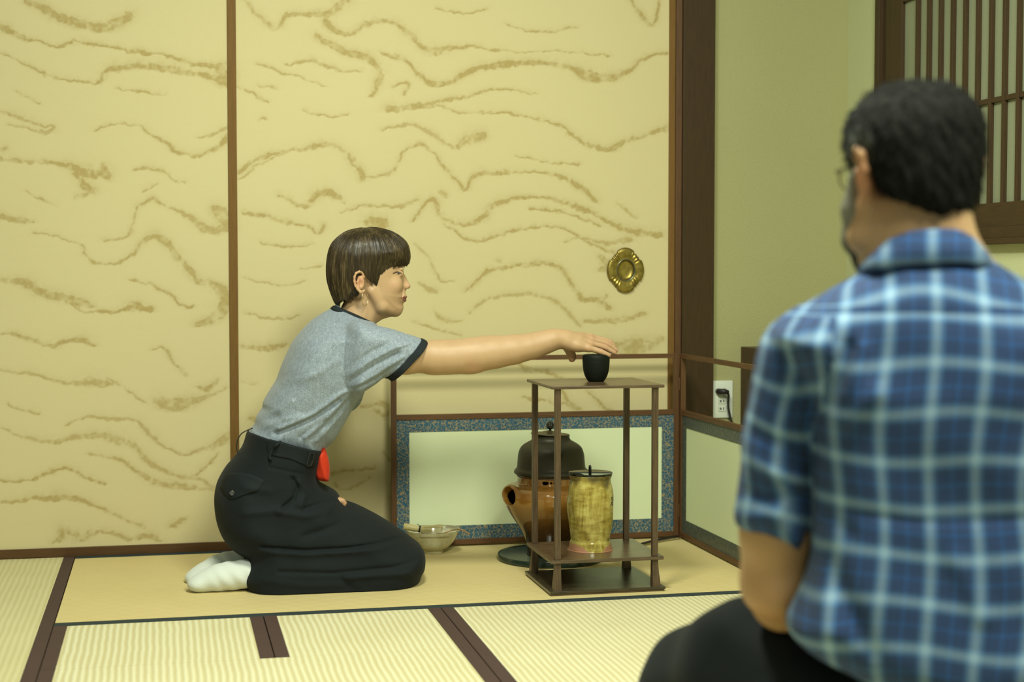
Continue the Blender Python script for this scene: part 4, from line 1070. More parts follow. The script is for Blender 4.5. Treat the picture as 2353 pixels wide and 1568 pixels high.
# hoop earring
GOLD = N('gold').set((.85, .66, .28), .18, .5, 1).m
ec = Wq(838.5, 686.5, WY-.083); mb = MB()
mb.tube([(ec[0]+.0105*math.sin(t)*.95, ec[1]+.0125*math.sin(t)*.9, ec[2]+.0195*math.cos(t)) for t in np.linspace(0, 2*math.pi, 49)], .00095, 8)
mb.build('hoop_earring', GOLD, wom, smooth='all')

# ------------------------------------------------ T-shirt
SHM = N('heather_grey_knit'); v_ = SHM.coord(); n1 = SHM.noise(v_, 620, 3, .7); n2 = SHM.noise(v_, 1100, 1); n3 = SHM.noise(SHM.coord((1, 1, .5)), 130, 3)
sp_ = SHM.math('POWER', n1, 2.2)
c_ = SHM.ramp(SHM.math('ADD', SHM.math('MULTIPLY', n1, .82), SHM.math('MULTIPLY', n3, .18)), [(.36, (.130, .155, .190)), (.50, (.22, .260, .31)), (.64, (.38, .445, .53))])
SHM.set(c_, .55, .35, Sheen_Weight=.15); SHM.bump(n1, .5, .0010); SHIRT = SHM.m
RIB = fabric_mat('black_rib_knit', (.016, .020, .024), .85, .4, 500, .2)
T_ = Field((.44, .17, .33), (1.13, .70, .90), .0034)
tor = P2([(774, 697), (766, 706), (742, 719), (717, 735.5), (692, 761), (672, 787), (658, 815), (646, 843), (635, 873), (619, 899), (605, 924), (602.5, 938), (590, 957), (584, 977), (572, 992), (565, 1035), (640, 1060), (740, 1062), (747, 1031), (766, 1013), (785, 982), (807, 943), (824, 917), (836, 898), (866, 850), (880, 800), (876, 768), (868, 750), (856, 737), (835, 722), (812, 706), (792, 697)])
# creases: (polyline, amplitude, width)
folds = [([(640, 985), (720, 950), (780, 905), (815, 890)], .0085, .006), ([(632, 998), (712, 964), (778, 920)], -.0085, .006), ([(592, 962), (640, 945), (668, 920)], .007, .006), ([(590, 975), (640, 960)], -.006, .006),
         ([(700, 1005), (760, 950), (800, 905)], .007, .006), ([(715, 1008), (775, 950), (805, 915)], -.007, .005), ([(730, 1015), (790, 950)], .006, .005), ([(600, 990), (645, 965), (690, 955)], .005, .006),
         ([(690, 1005), (745, 965)], -.006, .006), ([(655, 880), (720, 860), (770, 830)], .004, .010), ([(700, 790), (745, 770)], .003, .012), ([(610, 930), (650, 880)], .005, .009), ([(760, 740), (810, 750)], .003, .006)]
seam = [(821, 735), (806, 746), (797, 762), (791.5, 792), (788.5, 834), (790, 872), (803, 908)]
def tmap(X, Z, d):
    r = np.interp(Z, [P2([(600, 1030)])[0][1], P2([(700, 930)])[0][1], P2([(760, 850)])[0][1], P2([(790, 780)])[0][1], P2([(800, 735)])[0][1], P2([(790, 710)])[0][1]], [-.014, .004, .020, .020, -.035, -.075])
    for pts, am, w in folds:
        e = line_dist(Wp(WY-.12)(pts), X, Z); r = r+am*np.exp(-(e/w)**2)
    r = r-.0035*np.exp(-(line_dist(Wp(WY-.15)(seam), X, Z)/.0032)**2)
    r = r+.0012*np.sin(X*55+Z*38)*np.sin(Z*47-X*20)
    return {'T': r}
T_.infl(tor, WY, .085, .135, .01, maps=tmap)
# sleeve, near side
slv = Wp(.29)([(826, 735), (857, 746.5), (897, 755), (932, 766.5), (966, 778), (1000, 800), (1010, 820), (945, 905), (920, 896), (890, 868), (864, 884), (845, 897), (826, 908), (806, 902), (792, 870), (790, 820), (797, 765), (808, 742)])
sf = [([(800, 868), (850, 830), (905, 800), (950, 785)], .007, .005), ([(806, 880), (860, 842), (915, 812)], -.008, .005), ([(806, 895), (860, 865), (925, 820)], .007, .005), ([(815, 900), (870, 872), (915, 838)], -.006, .004), ([(830, 900), (880, 873)], .005, .004), ([(800, 850), (850, 812), (900, 785)], -.005, .006)]
def smap(X, Z, d):
    r = 0*X
    for pts, am, w in sf: r = r+am*np.exp(-(line_dist(Wp(.23)(pts), X, Z)/w)**2)
    return {'T': r, 'y': np.interp(X, [Wq(800, 800, .29)[0], Wq(960, 800, .29)[0]], [.015, -.017])}
def cutplane(fld, p, n):
    d = (fld.ax[0]-p[0])[:, None, None]*n[0]+(fld.ax[1]-p[1])[None, :, None]*n[1]+(fld.ax[2]-p[2])[None, None, :]*n[2]
    fld.F = np.maximum(fld.F, d).astype(np.float32)
cn_ = np.array([.74, 0, -.67]); cp0 = Wq(966, 780.5, .29)
sl_ = Field((.44, .17, .33), (1.13, .70, .90), .0034)
sl_.infl(slv, .30, .050, .067, .012, maps=smap); cutplane(sl_, cp0, cn_); T_.F = smin(T_.F, sl_.F, .014).astype(np.float32)
# far shoulder and sleeve stump
T_.chain([Wq(812, 795, .585), Wq(800, 850, .61), Wq(790, 905, .615)], [.066, .062, .056], .03)
# openings: neck and the sleeve mouth
T_.cap(Wq(1010, 832, .281), Wq(935, 822, .283), .046, .042, .003, 's')
NK0 = (Wq(767, 709, WY)+Wq(859, 749, WY))/2; NKA = (Wq(859, 749, WY)-Wq(767, 709, WY))/2; NKN = np.cross(NKA, np.array([0, .0505, 0])); NKN /= np.linalg.norm(NKN); NKN = NKN*(1 if NKN[2] > 0 else -1)
def nfn(X, Y, Z):
    x, y, z = X-NK0[0], Y-NK0[1], Z-NK0[2]; h = x*NKN[0]+y*NKN[1]+z*NKN[2]
    return np.maximum(np.sqrt(np.maximum(x*x+y*y+z*z-h*h, 0))-.0545, -h)
T_.apply(NK0-.06, NK0+.12, nfn, .003, 's')
V, Q = T_.mesh(2); shirt = link('t_shirt', mesh_np('t_shirt', V, Q), SHIRT, wom)
# contrast cuff: a band around the sleeve mouth
C_ = Field((.80, .19, .50), (1.10, .37, .74), .0020)
C_.infl(slv, .30, .050, .067, .012, maps=lambda X, Z, d: {'T': 0*X, 'y': smap(X, Z, d)['y']}); C_.F -= .0022
cutplane(C_, cp0+cn_*.0175, cn_); cutplane(C_, cp0-cn_*.001, -cn_)
C_.cap(Wq(1010, 830, .281), Wq(900, 822, .283), .046, .044, .002, 's')
V, Q = C_.mesh(1); link('sleeve_cuff', mesh_np('sleeve_cuff', V, Q), RIB, shirt, 'black ribbed sleeve cuff')
# collar band
c0 = (Wq(767, 709, WY)+Wq(859, 749, WY))/2; ca = (Wq(859, 749, WY)-Wq(767, 709, WY))/2; sdv = np.array([0, .0505, 0]); nrm = np.cross(ca, sdv); nrm /= np.linalg.norm(nrm)
nrm = nrm*(1 if nrm[2] > 0 else -1); rings = []
for t in np.linspace(0, 2*math.pi, 65):
    r_ = ca*math.cos(t)+sdv*math.sin(t); p = c0+r_; o_ = r_/np.linalg.norm(r_)
    rings.append([tuple(p+o_*a+nrm*b) for a, b in ((.0085, -.009), (.0085, -.001), (.0045, .0065), (.0005, .0085), (-.0015, .004), (-.001, -.009))])
mb = MB(); mb.loft(rings, cap=False); mb.build('collar', RIB, shirt, smooth='all', label='black ribbed neck band')

# ------------------------------------------------ trousers
TR_ = N('black_cotton'); v_ = TR_.coord(); n1 = TR_.noise(v_, 700, 2); n3 = TR_.noise(v_, 10, 3)
TR_.set(TR_.mix(n3, (.0050, .0080, .0092), (.0088, .0125, .0145)), .82, .2, Sheen_Weight=.03); TR_.bump(n1, .25, .0006); TRM = TR_.m
p_ = Field((.34, .18, -.004), (1.06, .70, .42), .0034)
PY = .43; Q2 = Wp(PY)
out_ = Q2([(590, 925), (640, 915), (720, 935), (768, 965), (746, 1034), (738, 1060), (730, 1088), (734, 1106), (752, 1117), (772, 1129), (783, 1144), (792, 1151), (816, 1158), (861, 1180), (906, 1207), (944, 1234), (965, 1252), (972, 1272), (971.5, 1300), (962, 1318), (935, 1400), (700, 1420), (590, 1420), (561, 1335), (556, 1305), (560.7, 1281), (548.8, 1272.4), (528, 1257.5), (510, 1233.7), (497, 1198), (492, 1156), (494.5, 1126), (502, 1102), (519, 1073), (534, 1056), (548.8, 1037), (560.7, 1016)])
pf = [([(600, 1256), (700, 1262), (800, 1256), (880, 1247), (945, 1241)], -.010, .005), ([(600, 1264), (700, 1270), (880, 1256)], .006, .009), ([(640, 1310), (760, 1312), (900, 1298), (962, 1284)], -.008, .006), ([(790, 1322), (860, 1316), (940, 1312)], .007, .008),
      ([(780, 1325), (800, 1345), (815, 1352)], -.003, .008), ([(800, 1318), (815, 1335)], .003, .010), ([(672, 1100), (684, 1120), (676, 1145), (650, 1166)], -.009, .005), ([(690, 1110), (705, 1135), (690, 1160)], .008, .009), ([(700, 1170), (745, 1160), (780, 1158)], -.008, .006), ([(640, 1175), (700, 1185), (760, 1172)], .006, .010),
      ([(790, 1215), (850, 1190), (900, 1210)], .005, .012), ([(560, 1180), (640, 1172)], .005, .010), ([(700, 1230), (780, 1205), (850, 1200)], -.006, .009), ([(560, 1120), (620, 1130)], .003, .010), ([(600, 1330), (700, 1340), (780, 1338)], .005, .010), ([(620, 1075), (700, 1092)], -.003, .003)]
def pmap(X, Z, d):
    zz = [0, .06, .12, .20, .27, .36]
    r = np.interp(Z, zz, [.014, .016, .010, .0, -.012, -.018])
    r = r+np.interp(X, [Q2([(640, 1200)])[0][0], Q2([(900, 1200)])[0][0]], [0, .012])*np.clip((.2-Z)/.1, 0, 1)
    for pts, am, w in pf: r = r+am*1.1*np.exp(-(line_dist(Wp(.28)(pts), X, Z)/w)**2)
    r = r+.0015*np.sin(X*40+Z*60)*np.sin(Z*33-X*25)
    return {'T': r}
p_.infl(out_, PY, .095, .165, .01, maps=pmap, zcut=.0)
wa = Q2([(573, 990)])[0]; wb = Q2([(746.5, 1034)])[0]; wn = np.array([-(wb-wa)[1], 0, (wb-wa)[0]]); wn /= np.linalg.norm(wn); cutplane(p_, np.array([wa[0], PY, wa[1]]), wn)
low = Wp(.30)([(590, 1300), (640, 1290), (800, 1280), (925, 1270), (966, 1276), (968, 1300), (950, 1330), (900, 1352), (880, 1420), (600, 1420), (576, 1362), (563, 1335)])
p_.infl(low, .335, .040, .068, .03, zcut=.0)
# hem openings for the feet
V, Q = p_.mesh(2, zmin=.001); trou = link('trousers', mesh_np('trousers', V, Q), TRM, wom)
p_surf = p_
def on_side(fld, u, v, yst, off=.0):
    """point on the near surface of a garment seen at photo position u,v"""
    r = ray(u, v); d0 = (yst-CAM[1])/r[1]; P = np.array([CAM+r*(d0+t) for t in np.linspace(0, .30, 150)]); s_ = fld.sample(P)
    i = int(np.argmax(s_ < off))
    if i == 0: return P[60]
    t = (s_[i-1]-off)/(s_[i-1]-s_[i]+1e-9); return P[i-1]+(P[i]-P[i-1])*t
def patch(name, outline, fld, yst, thick, mat, parent, nu=26, label=None):
    """a cloth piece lying on a garment, following its surface"""
    poly = closed_smooth(outline, 6); c = poly.mean(0); bm = bmesh.new(); rr = []
    for k in np.linspace(1, .06, 9): rr.append([bm.verts.new(on_side(fld, *(c+(p-c)*k), yst, thick*(1 if k < .99 else .35))) for p in poly])
    n = len(poly)
    for A_, B_ in zip(rr[:-1], rr[1:]):
        for i in range(n): bm.faces.new((A_[i], A_[(i+1) % n], B_[(i+1) % n], B_[i]))
    bm.faces.new(rr[-1])
    r = bmesh.ops.extrude_face_region(bm, geom=bm.faces[:])
    for g in r['geom']:
        if isinstance(g, bmesh.types.BMVert): g.co += Vector((0, .004+thick*.5, 0))
    bmesh.ops.recalc_face_normals(bm, faces=bm.faces)
    me = bpy.data.meshes.new(name); bm.to_mesh(me); bm.free()
    for p in me.polygons: p.use_smooth = True
    me.set_sharp_from_angle(angle=math.radians(50))
    return link(name, me, mat, parent, label)
TRM2 = fabric_mat('black_cotton_flap', (.0085, .0125, .0140), .75, .2, 700, .2)
fl = patch('pocket_flap', [(519, 1091), (545, 1087), (575, 1090), (602, 1101), (606, 1106), (598, 1122), (588, 1131), (566, 1137), (540, 1147), (527, 1147), (512, 1132), (507, 1117)], p_, .15, .0028, TRM2, trou, 40)
bp_ = on_side(p_, 533.5, 1133.5, .15, .004); nb = MB()
nb.lathe((0, 0, 0), [(.0001, .0), (.0062, .0), (.0072, .0012), (.0068, .0026), (.0050, .0030), (.0040, .0022), (.0001, .0022)], 24)
for v in nb.bm.verts: v.co = Matrix.Translation(bp_) @ (Matrix.Rotation(math.pi/2, 4, 'X') @ v.co)
BUT = N('dark_button').set((.05, .055, .055), .15, .6).m
nb.build('button', BUT, fl, smooth='all')
# waistband and belt strip, loop cord
patch('waist_strap', [(616, 1012), (650, 1016), (690, 1030), (724, 1042), (722, 1074), (700, 1070), (668, 1056), (618, 1044)], p_, .15, .002, TRM2, trou, 36)
mb = MB(); L = [on_side(p_, u, v, .15, .005) for u, v in ((712, 1042), (722, 1044), (719, 1058), (714, 1070), (705, 1070), (708, 1056), (712, 1042))]
mb.tube(smooth_pts(L, 4), .0011, 6); mb.build('buckle', RUBBER, trou, smooth='all')
mb = MB(); L = [on_side(p_, u, v, .15, .004) for u, v in ((651, 1008), (640, 1020), (628, 1030), (620, 1048), (623, 1058))]
mb.tube(smooth_pts(L, 3), .004, 8); mb.build('belt_loop', TRM2, trou, smooth='all')
L = smooth_pts([Wq(u, v, .40) for u, v in ((581, 984), (569, 989), (555, 997), (546, 1012), (543.5, 1030), (547, 1042), (556, 1050))], 5)
mb = MB(); mb.tube(L, .0016, 8); mb.build('waist_cord', RUBBER, trou, smooth='all')
# ------------------------------------------------ red folded cloth at her belt
RED = fabric_mat('red_silk', (.50, .030, .006), .62, .15, 500, .15, .05, .25)
rf = Field((.66, .24, .24), (.80, .50, .40), .0022)
rp = Wp(.37)([(744, 1028), (749, 1036), (755, 1056), (757.5, 1075), (757.5, 1092), (755, 1105), (748, 1106.5), (738, 1105.5), (729, 1102), (724, 1090), (724, 1060), (730, 1040)])
def rmap(X, Z, d): return {'T': .003*np.sin(X*220+Z*60)}
rf.infl(rp, .37, .014, .030, .002, maps=rmap)
V, Q = rf.mesh(2); o = link('folded_cloth', mesh_np('folded_cloth', V, Q), RED); tag(o, 'folded red silk cloth tucked into the front of the kneeling woman\'s waistband', 'cloth')
# ------------------------------------------------ socks
SO = N('white_sock_knit'); v_ = SO.coord((1, 1, 1)); wv = SO.n('ShaderNodeTexWave', wave_type='BANDS', bands_direction='Z'); SO.l(v_, wv.inputs['Vector']); wv.inputs['Scale'].default_value = 150; wv.inputs['Distortion'].default_value = 1.5
SO.set((.66, .70, .66), .85, .15, Sheen_Weight=.3); SO.bump(SO.math('ADD', wv.outputs['Fac'], SO.noise(SO.coord(), 500, 2)), .25, .0010); SOCK = SO.m
def sock(Y, toe, mid, heel, ank, radii, fl, name='sock'):
    f = Field((.28, Y-.09, -.004), (.62, Y+.09, .16), .0026)
    L = [Wq(*toe, Y), Wq(*mid, Y), Wq(*heel, Y), Wq(*ank, Y)]
    f.chain(smooth_pts(L, 4), np.interp(np.linspace(0, 3, 13), range(4), radii), .02, flat=fl)
    f.ell(np.array(L[0])+np.array([.004, .0, .000]), (.022, .034, .0125), .02)
    f.ell(L[2]+np.array([.004, 0, .006]), (.04, .030, .026), .02)
    X = f.ax[0][:, None, None]; Z = f.ax[2][None, None, :]
    f.F = (f.F+.0009*np.sin(X*150+Z*120)*np.clip((X-L[1][0])/.03, 0, 1)).astype(np.float32)
    f.F = np.maximum(f.F, -Z)
    V, Q = f.mesh(1, zmin=.0005); return link(name, mesh_np(name, V, Q), SOCK, wom)
sock(.345, (449, 1343), (478, 1334), (515, 1327), (572, 1318), [.0115, .021, .028, .034], .78)
sock(.475, (443, 1330), (468, 1318), (510, 1303), (566, 1288), [.0115, .020, .026, .030], .78)

# ================================================================== MAN seen from behind, seated on the near mat
MA = .4817; MD = 2.05
mo_ = CAM+ray(2130, 784)*MD; MO = np.array([mo_[0], mo_[1], 0.])
EX = np.array([math.cos(MA), -math.sin(MA), 0]); EY = np.array([math.sin(MA), math.cos(MA), 0])
def L2W(P): P = np.asarray(P); return MO+P[..., 0:1]*EX+P[..., 1:2]*EY+P[..., 2:3]*np.array([0, 0, 1.])
def Mq(u, v, y=0.):
    r = ray(u, v); o = CAM-MO; t = (y-o@EY)/(r@EY); p = o+r*t; return np.array([p@EX, y, p[2]])
def Mp(L, y=0.): return np.array([[Mq(u, v, y)[0], Mq(u, v, y)[2]] for u, v in L])
man = empty('person', tuple(L2W(np.array([0, .15, 0]))), 'person in a blue plaid short-sleeved shirt and glasses, seen from behind, seated at right', 'person')
SK2 = skin_mat('tanned_skin', (.50, .29, .14), (.58, .36, .19))
# --- body: head, neck, arms
psi = math.radians(38); fx, fy = -math.sin(psi), math.cos(psi); lx, ly = -math.cos(psi), -math.sin(psi)
hb = Mq(2100, 403, .02); HC = np.array([hb[0], .02, hb[2]])
def hd(f, l, z): return np.array([HC[0]+fx*f+lx*l, HC[1]+fy*f+ly*l, HC[2]+z])
mbd = Field((-.33, -.16, .10), (.33, .42, 1.14), .0036)
mbd.ell(hd(-.006, 0, .033), (.067, .086, .078), .01, rot=psi)
mbd.ell(hd(.035, 0, -.045), (.058, .062, .078), .03, rot=psi)
mbd.ell(hd(.062, 0, -.100), (.032, .030, .026), .03, rot=psi)
for s in (-1, 1):
    mbd.chain([hd(.004, s*.068, -.040), hd(.024, s*.063, -.082), hd(.062, s*.026, -.105)], [.017, .018, .016], .02)
    mbd.ell(hd(.062, s*.032, -.030), (.020, .020, .022), .02)
    # ear
    E0 = [hd(.010, s*.070, .006), hd(.008, s*.086, .022), hd(-.006, s*.095, .031), hd(-.019, s*.097, .024), hd(-.022, s*.094, .004), hd(-.015, s*.087, -.018), hd(-.004, s*.079, -.036), hd(.004, s*.070, -.038)]
    mbd.chain(E0, [.004, .0045, .0048, .0048, .0045, .0045, .0052, .004], .006); mbd.ell(hd(-.003, s*.075, -.026), (.011, .010, .016), .008, rot=psi)
    mbd.ell(hd(-.006, s*.080, -.002), (.014, .013, .026), .006, rot=psi)
    mbd.ell(hd(.088, s*.030, .004), (.014, .014, .010), .008, 's')
    mbd.ell(hd(.078, s*.031, .004), (.012, .012, .012), .003)
mbd.chain([hd(.090, 0, .010), hd(.108, 0, -.022), hd(.104, 0, -.034)], [.007, .010, .010], .01)
mbd.ell(hd(.090, 0, -.062), (.024, .008, .006), .006, rot=psi)
nb_ = Mq(2118, 600, .0)
mbd.chain([np.array([nb_[0], .008, nb_[2]-.02]), np.array([nb_[0]-.002, .006, nb_[2]+.04]), hd(-.012, 0, -.030)], [.066, .064, .060], .02, flat=1.12)
for s, ux in ((-1, 0), (1, 0)):   # trapezius towards the shoulders
    pass
# left arm (at the left of the picture)
arm = [Mq(1850, 815, .0), Mq(1792, 1000, .010), Mq(1783, 1230, .028), Mq(1782, 1340, .045), Mq(1800, 1375, .11), Mq(1850, 1390, .22), Mq(1905, 1395, .30)]
mbd.chain(arm, [.036, .039, .044, .043, .041, .034, .026], .03)
arm2 = [np.array([-2*0+.0+(.0)-a[0]+2*Mq(2150, 800)[0], a[1], a[2]]) for a in arm]
mbd2 = [np.array([min(a[0], .29), a[1], a[2]]) for a in arm2]
mbd.chain(mbd2, [.036, .039, .044, .043, .041, .034, .026], .03)
# torso core
mbd.chain([Mq(2140, 700, .03), Mq(2130, 1100, .05)], [.10, .12], .03)
# hands resting on the thighs, five fingers each
def hand(w, d, s):
    w = np.array(w); d = np.array(d)/np.linalg.norm(d); sd = np.cross(d, [0, 0, 1.]); sd /= np.linalg.norm(sd); up = np.cross(sd, d)
    mbd.chain([w, w+d*.05, w+d*.085], [.024, .026, .022], .02)
    for k in range(4):
        b = w+d*.088+sd*(.030-.020*k); ln = (.062, .074, .070, .055)[k if s > 0 else 3-k]
        mbd.chain([w+d*.04+sd*(.022-.015*k), b, b+d*ln*.5-up*.004, b+d*ln*.95-up*.020], [.014, .0105, .0098, .0082], .003)
    mbd.chain([w+d*.02-sd*.02*s*-1, w+d*.05+sd*.045*s, w+d*.085+sd*.052*s-up*.008], [.016, .012, .0095], .006)
hand(arm[-1], (.45, .80, -.25), 1); hand(mbd2[-1], (-.45, .80, -.25), -1)
V, Q = mbd.mesh(1)
me = mesh_np('body', L2W(V), Q); T, put = paint(V)
for s in (-1, 1):
    e = hd(-.006, s*.082, -.004); d = np.linalg.norm(V-e, axis=1); put(np.exp(-(d/.030)**2)*.75, (.50, .15, .07))
    e = hd(.080, s*.031, .004); d = np.linalg.norm(V-e, axis=1); put(np.clip((.009-d)/.002, 0, 1)*.8, (.05, .03, .02))
# darker skin tone under thin hair at crown
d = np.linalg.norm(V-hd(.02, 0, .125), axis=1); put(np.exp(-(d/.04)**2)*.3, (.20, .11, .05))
e = arm[3]; d = np.linalg.norm(V-e, axis=1); put(np.exp(-(d/.05)**2)*.35, (.45, .15, .07))
e = hd(.088, 0, -.062); d = np.linalg.norm(V-e, axis=1); put(np.clip((.016-d)/.006, 0, 1)*.6, (.30, .10, .07))
set_attr(me, 'tint', T); link('body', me, SK2, man)
# --- hair
mh = Field((-.20, -.16, .82), (.16, .20, 1.16), .0030)
ho = Mp([(1950, 372), (1941, 340), (1946, 290), (1966, 250), (2002, 216), (2050, 197), (2110, 190), (2180, 198), (2228, 226), (2256, 272), (2263, 335), (2258, 395), (2246, 450), (2234, 490), (2180, 540), (2050, 520), (1985, 450)], .02)
mh.infl(ho, .02, .088, .104, .002)
hr = Mp([(1925, 375), (1925, 250), (2000, 170), (2120, 160), (2290, 180), (2290, 440), (2246, 478), (2230, 492), (2205, 488), (2180, 492), (2163, 512), (2152, 522), (2140, 505), (2122, 486), (2085, 474), (2045, 458), (2020, 436), (2005, 412), (1998, 385), (1992, 362), (1980, 352), (1968, 352), (1958, 372), (1948, 420), (1940, 420), (1938, 392)], .0)
mh.region(hr, 0, 0, .004)
# face side is open, crown thins out
fa = hd(.118, 0, -.020); mh.ell(fa, (.085, .075, .105), .006, 's', rot=psi)
mh.ell(hd(.135, 0, .070), (.075, .060, .065), .006, 's', rot=psi)
X = mh.ax[0][:, None, None]-HC[0]; Y = mh.ax[1][None, :, None]-HC[1]; Z = mh.ax[2][None, None, :]-HC[2]
a_ = np.arctan2(Y, X); n_ = np.sin(a_*31+Z*70+np.sin(Z*120))*.9+np.sin(a_*57-Z*150+1)*.8+np.sin(a_*17+Z*210+2)*.7
mh.F = (mh.F+n_*.0011).astype(np.float32)
V, Q = mh.mesh(1); me = mesh_np('hair', L2W(V), Q)
HM = N('dark_cropped_hair'); v_ = HM.coord(); at = HM.n('ShaderNodeAttribute', attribute_name='grey'); f_ = HM.noise(HM.coord((1, 1, .35)), 160, 4, .7)
c_ = HM.ramp(f_, [(.35, (.005, .005, .004)), (.55, (.012, .012, .010)), (.75, (.030, .029, .025))])
HM.set(HM.mix(HM.math('MULTIPLY', at.outputs['Fac'], HM.math('ADD', f_, .35), clamp=True), c_, (.26, .27, .24)), .8, .12); HM.bump(f_, .7, .003)
gr = np.clip(((V-HC)@np.array([fx*.5+lx, fy*.5+ly, 0])-.072)/.02, 0, 1)*np.clip((HC[2]+.065-V[:, 2])/.03, 0, 1)
set_attr(me, 'grey', gr); hm_o = link('hair', me, HM.m, man)
nS = 4200; sel = RNG.choice(len(V), nS); P = V[sel]; g = mh.grad(P)
tang = np.stack([-(P[:, 1]-HC[1])*.2+RNG.normal(0, .03, nS), (P[:, 0]-HC[0])*.2+RNG.normal(0, .03, nS), np.full(nS, -.08)+RNG.normal(0, .03, nS)], 1)
tang[:, 2] = np.where(P[:, 2] > HC[2]+.095, RNG.normal(0, .04, nS), tang[:, 2])
tang -= g*(tang*g).sum(1, keepdims=True); tang /= np.linalg.norm(tang, axis=1, keepdims=True)+1e-9
cu = bpy.data.curves.new('cropped_strands', 'CURVE'); cu.dimensions = '3D'; cu.bevel_depth = .00045; cu.bevel_resolution = 0
for i in range(nS):
    if P[i, 2] < HC[2]-.030: continue
    pts = [P[i]-g[i]*.001, P[i]+tang[i]*.006+g[i]*.0012, P[i]+tang[i]*.011+g[i]*.0022, P[i]+tang[i]*.016+g[i]*.0024]
    sp_ = cu.splines.new('POLY'); sp_.points.add(3); a = np.ones((4, 4), np.float32); a[:, :3] = L2W(np.array(pts)); sp_.points.foreach_set('co', a.ravel()); sp_.points[3].radius = .3
HM2 = N('dark_strand').set((.010, .010, .008), .65, .2).m
so = link('cropped_strands', cu, HM2, hm_o); so.location = (0, 0, 0); so['kind'] = 'stuff'
# --- beard
bd = Field((-.17, -.08, .84), (.10, .20, 1.02), .0030)
bd.chain([hd(.028, .073, -.004), hd(.030, .073, -.045), hd(.038, .062, -.085), hd(.060, .028, -.112), hd(.082, 0, -.116)], [.010, .016, .019, .019, .018], .012)
bd.chain([hd(.028, -.073, -.004), hd(.030, -.073, -.045), hd(.038, -.062, -.085), hd(.060, -.028, -.112), hd(.082, 0, -.116)], [.010, .016, .019, .019, .018], .012)
bd.chain([hd(.085, .030, -.075), hd(.098, .012, -.055), hd(.098, -.012, -.055), hd(.085, -.030, -.075)], [.010, .008, .008, .010], .01)
X = bd.ax[0][:, None, None]; Y = bd.ax[1][None, :, None]; Z = bd.ax[2][None, None, :]
bd.F = (bd.F+.0012*np.sin(X*700+Z*300)*np.sin(Z*520+Y*600)).astype(np.float32)
V, Q = bd.mesh(1); me = mesh_np('beard', L2W(V), Q)
set_attr(me, 'grey', np.clip((V[:, 2]-(HC[2]-.108))/.03, 0, 1)); BM_ = N('grey_beard'); at = BM_.n('ShaderNodeAttribute', attribute_name='grey'); f_ = BM_.noise(BM_.coord(), 140, 4, .7)
BM_.set(BM_.mix(at.outputs['Fac'], BM_.mix(f_, (.020, .018, .012), (.06, .055, .04)), BM_.mix(f_, (.17, .155, .11), (.38, .36, .28))), .8, .2); BM_.bump(f_, .8, .003); link('beard', me, BM_.m, man)
# --- glasses
GF = N('dark_metal_frame').set((.05, .045, .03), .3, .5, .8).m
gls = link('glasses', MB().tube([L2W(hd(.094, -.010, .008)), L2W(hd(.101, 0, .011)), L2W(hd(.094, .010, .008))], .0012, 8).build('tmp', GF).data, None, man); bpy.data.objects.remove(bpy.data.objects['tmp'])
for s in (-1, 1):
    cc_ = hd(.094, s*.033, .000)
    MB().tube([L2W(cc_+np.array([lx*s*.024*math.cos(t)-fx*.006*math.cos(t), ly*s*.024*math.cos(t)-fy*.006*math.cos(t), .018*math.sin(t)])) for t in np.linspace(0, 2*math.pi, 33)], .0012, 6).build('lens_rim', GF, gls, smooth='all')
    MB().tube(smooth_pts([L2W(hd(.088, s*.058, .006)), L2W(hd(.07, s*.074, .008)), L2W(hd(.02, s*.079, .012)), L2W(hd(-.008, s*.081, .012)), L2W(hd(-.022, s*.078, -.008))], 4), .0013, 8).build('temple_arm', GF, gls, smooth='all')
# --- shirt
PL = N('blue_plaid'); at = PL.n('ShaderNodeAttribute', attribute_name='plaid'); sx = PL.n('ShaderNodeSeparateXYZ'); PL.l(at.outputs['Vector'], sx.inputs[0])
stops = [(0, (.46, .64, .80)), (.08, (.24, .41, .60)), (.16, (.02, .13, .36)), (.25, (.010, .022, .055)), (.33, (.008, .09, .30)), (.41, (.008, .016, .042)), (.5, (.012, .15, .46)), (.59, (.008, .016, .042)), (.67, (.008, .09, .30)), (.75, (.010, .022, .055)), (.84, (.02, .13, .36)), (.92, (.24, .41, .60)), (1, (.46, .64, .80))]
cA = PL.ramp(PL.math('FRACT', sx.outputs[0]), stops); cB = PL.ramp(PL.math('FRACT', sx.outputs[1]), stops)
avg = PL.mix(.5, cA, cB); gm_ = PL.n('ShaderNodeGamma'); PL.l(avg, gm_.inputs[0]); gm_.inputs[1].default_value = 1.15; scr_ = gm_.outputs[0]
tw = PL.noise(PL.coord(), 900, 2)
PL.set(PL.mix(.10, scr_, PL.mix(tw, (0.01, .01, .02), (.5, .5, .5))), .8, .2, Sheen_Weight=.1); PL.bump(tw, .3, .0006)
ms = Field((-.36, -.24, .18), (.36, .30, .96), .0044)
CX = Mq(2145, 800)[0]
bodyP = Mp([(2005, 606), (1965, 632), (1920, 658), (1860, 692), (1800, 730), (1775, 770), (1800, 830), (1858, 900), (1868, 1000), (1866, 1150), (1860, 1270), (1838, 1335), (1800, 1412), (1826, 1468), (1880, 1512), (1960, 1552), (2060, 1600), (2180, 1640), (2330, 1640), (2440, 1560), (2450, 1400), (2440, 1150), (2440, 900), (2500, 790), (2490, 740), (2430, 690), (2350, 640), (2290, 604), (2240, 572), (2190, 556), (2110, 554), (2050, 565)])
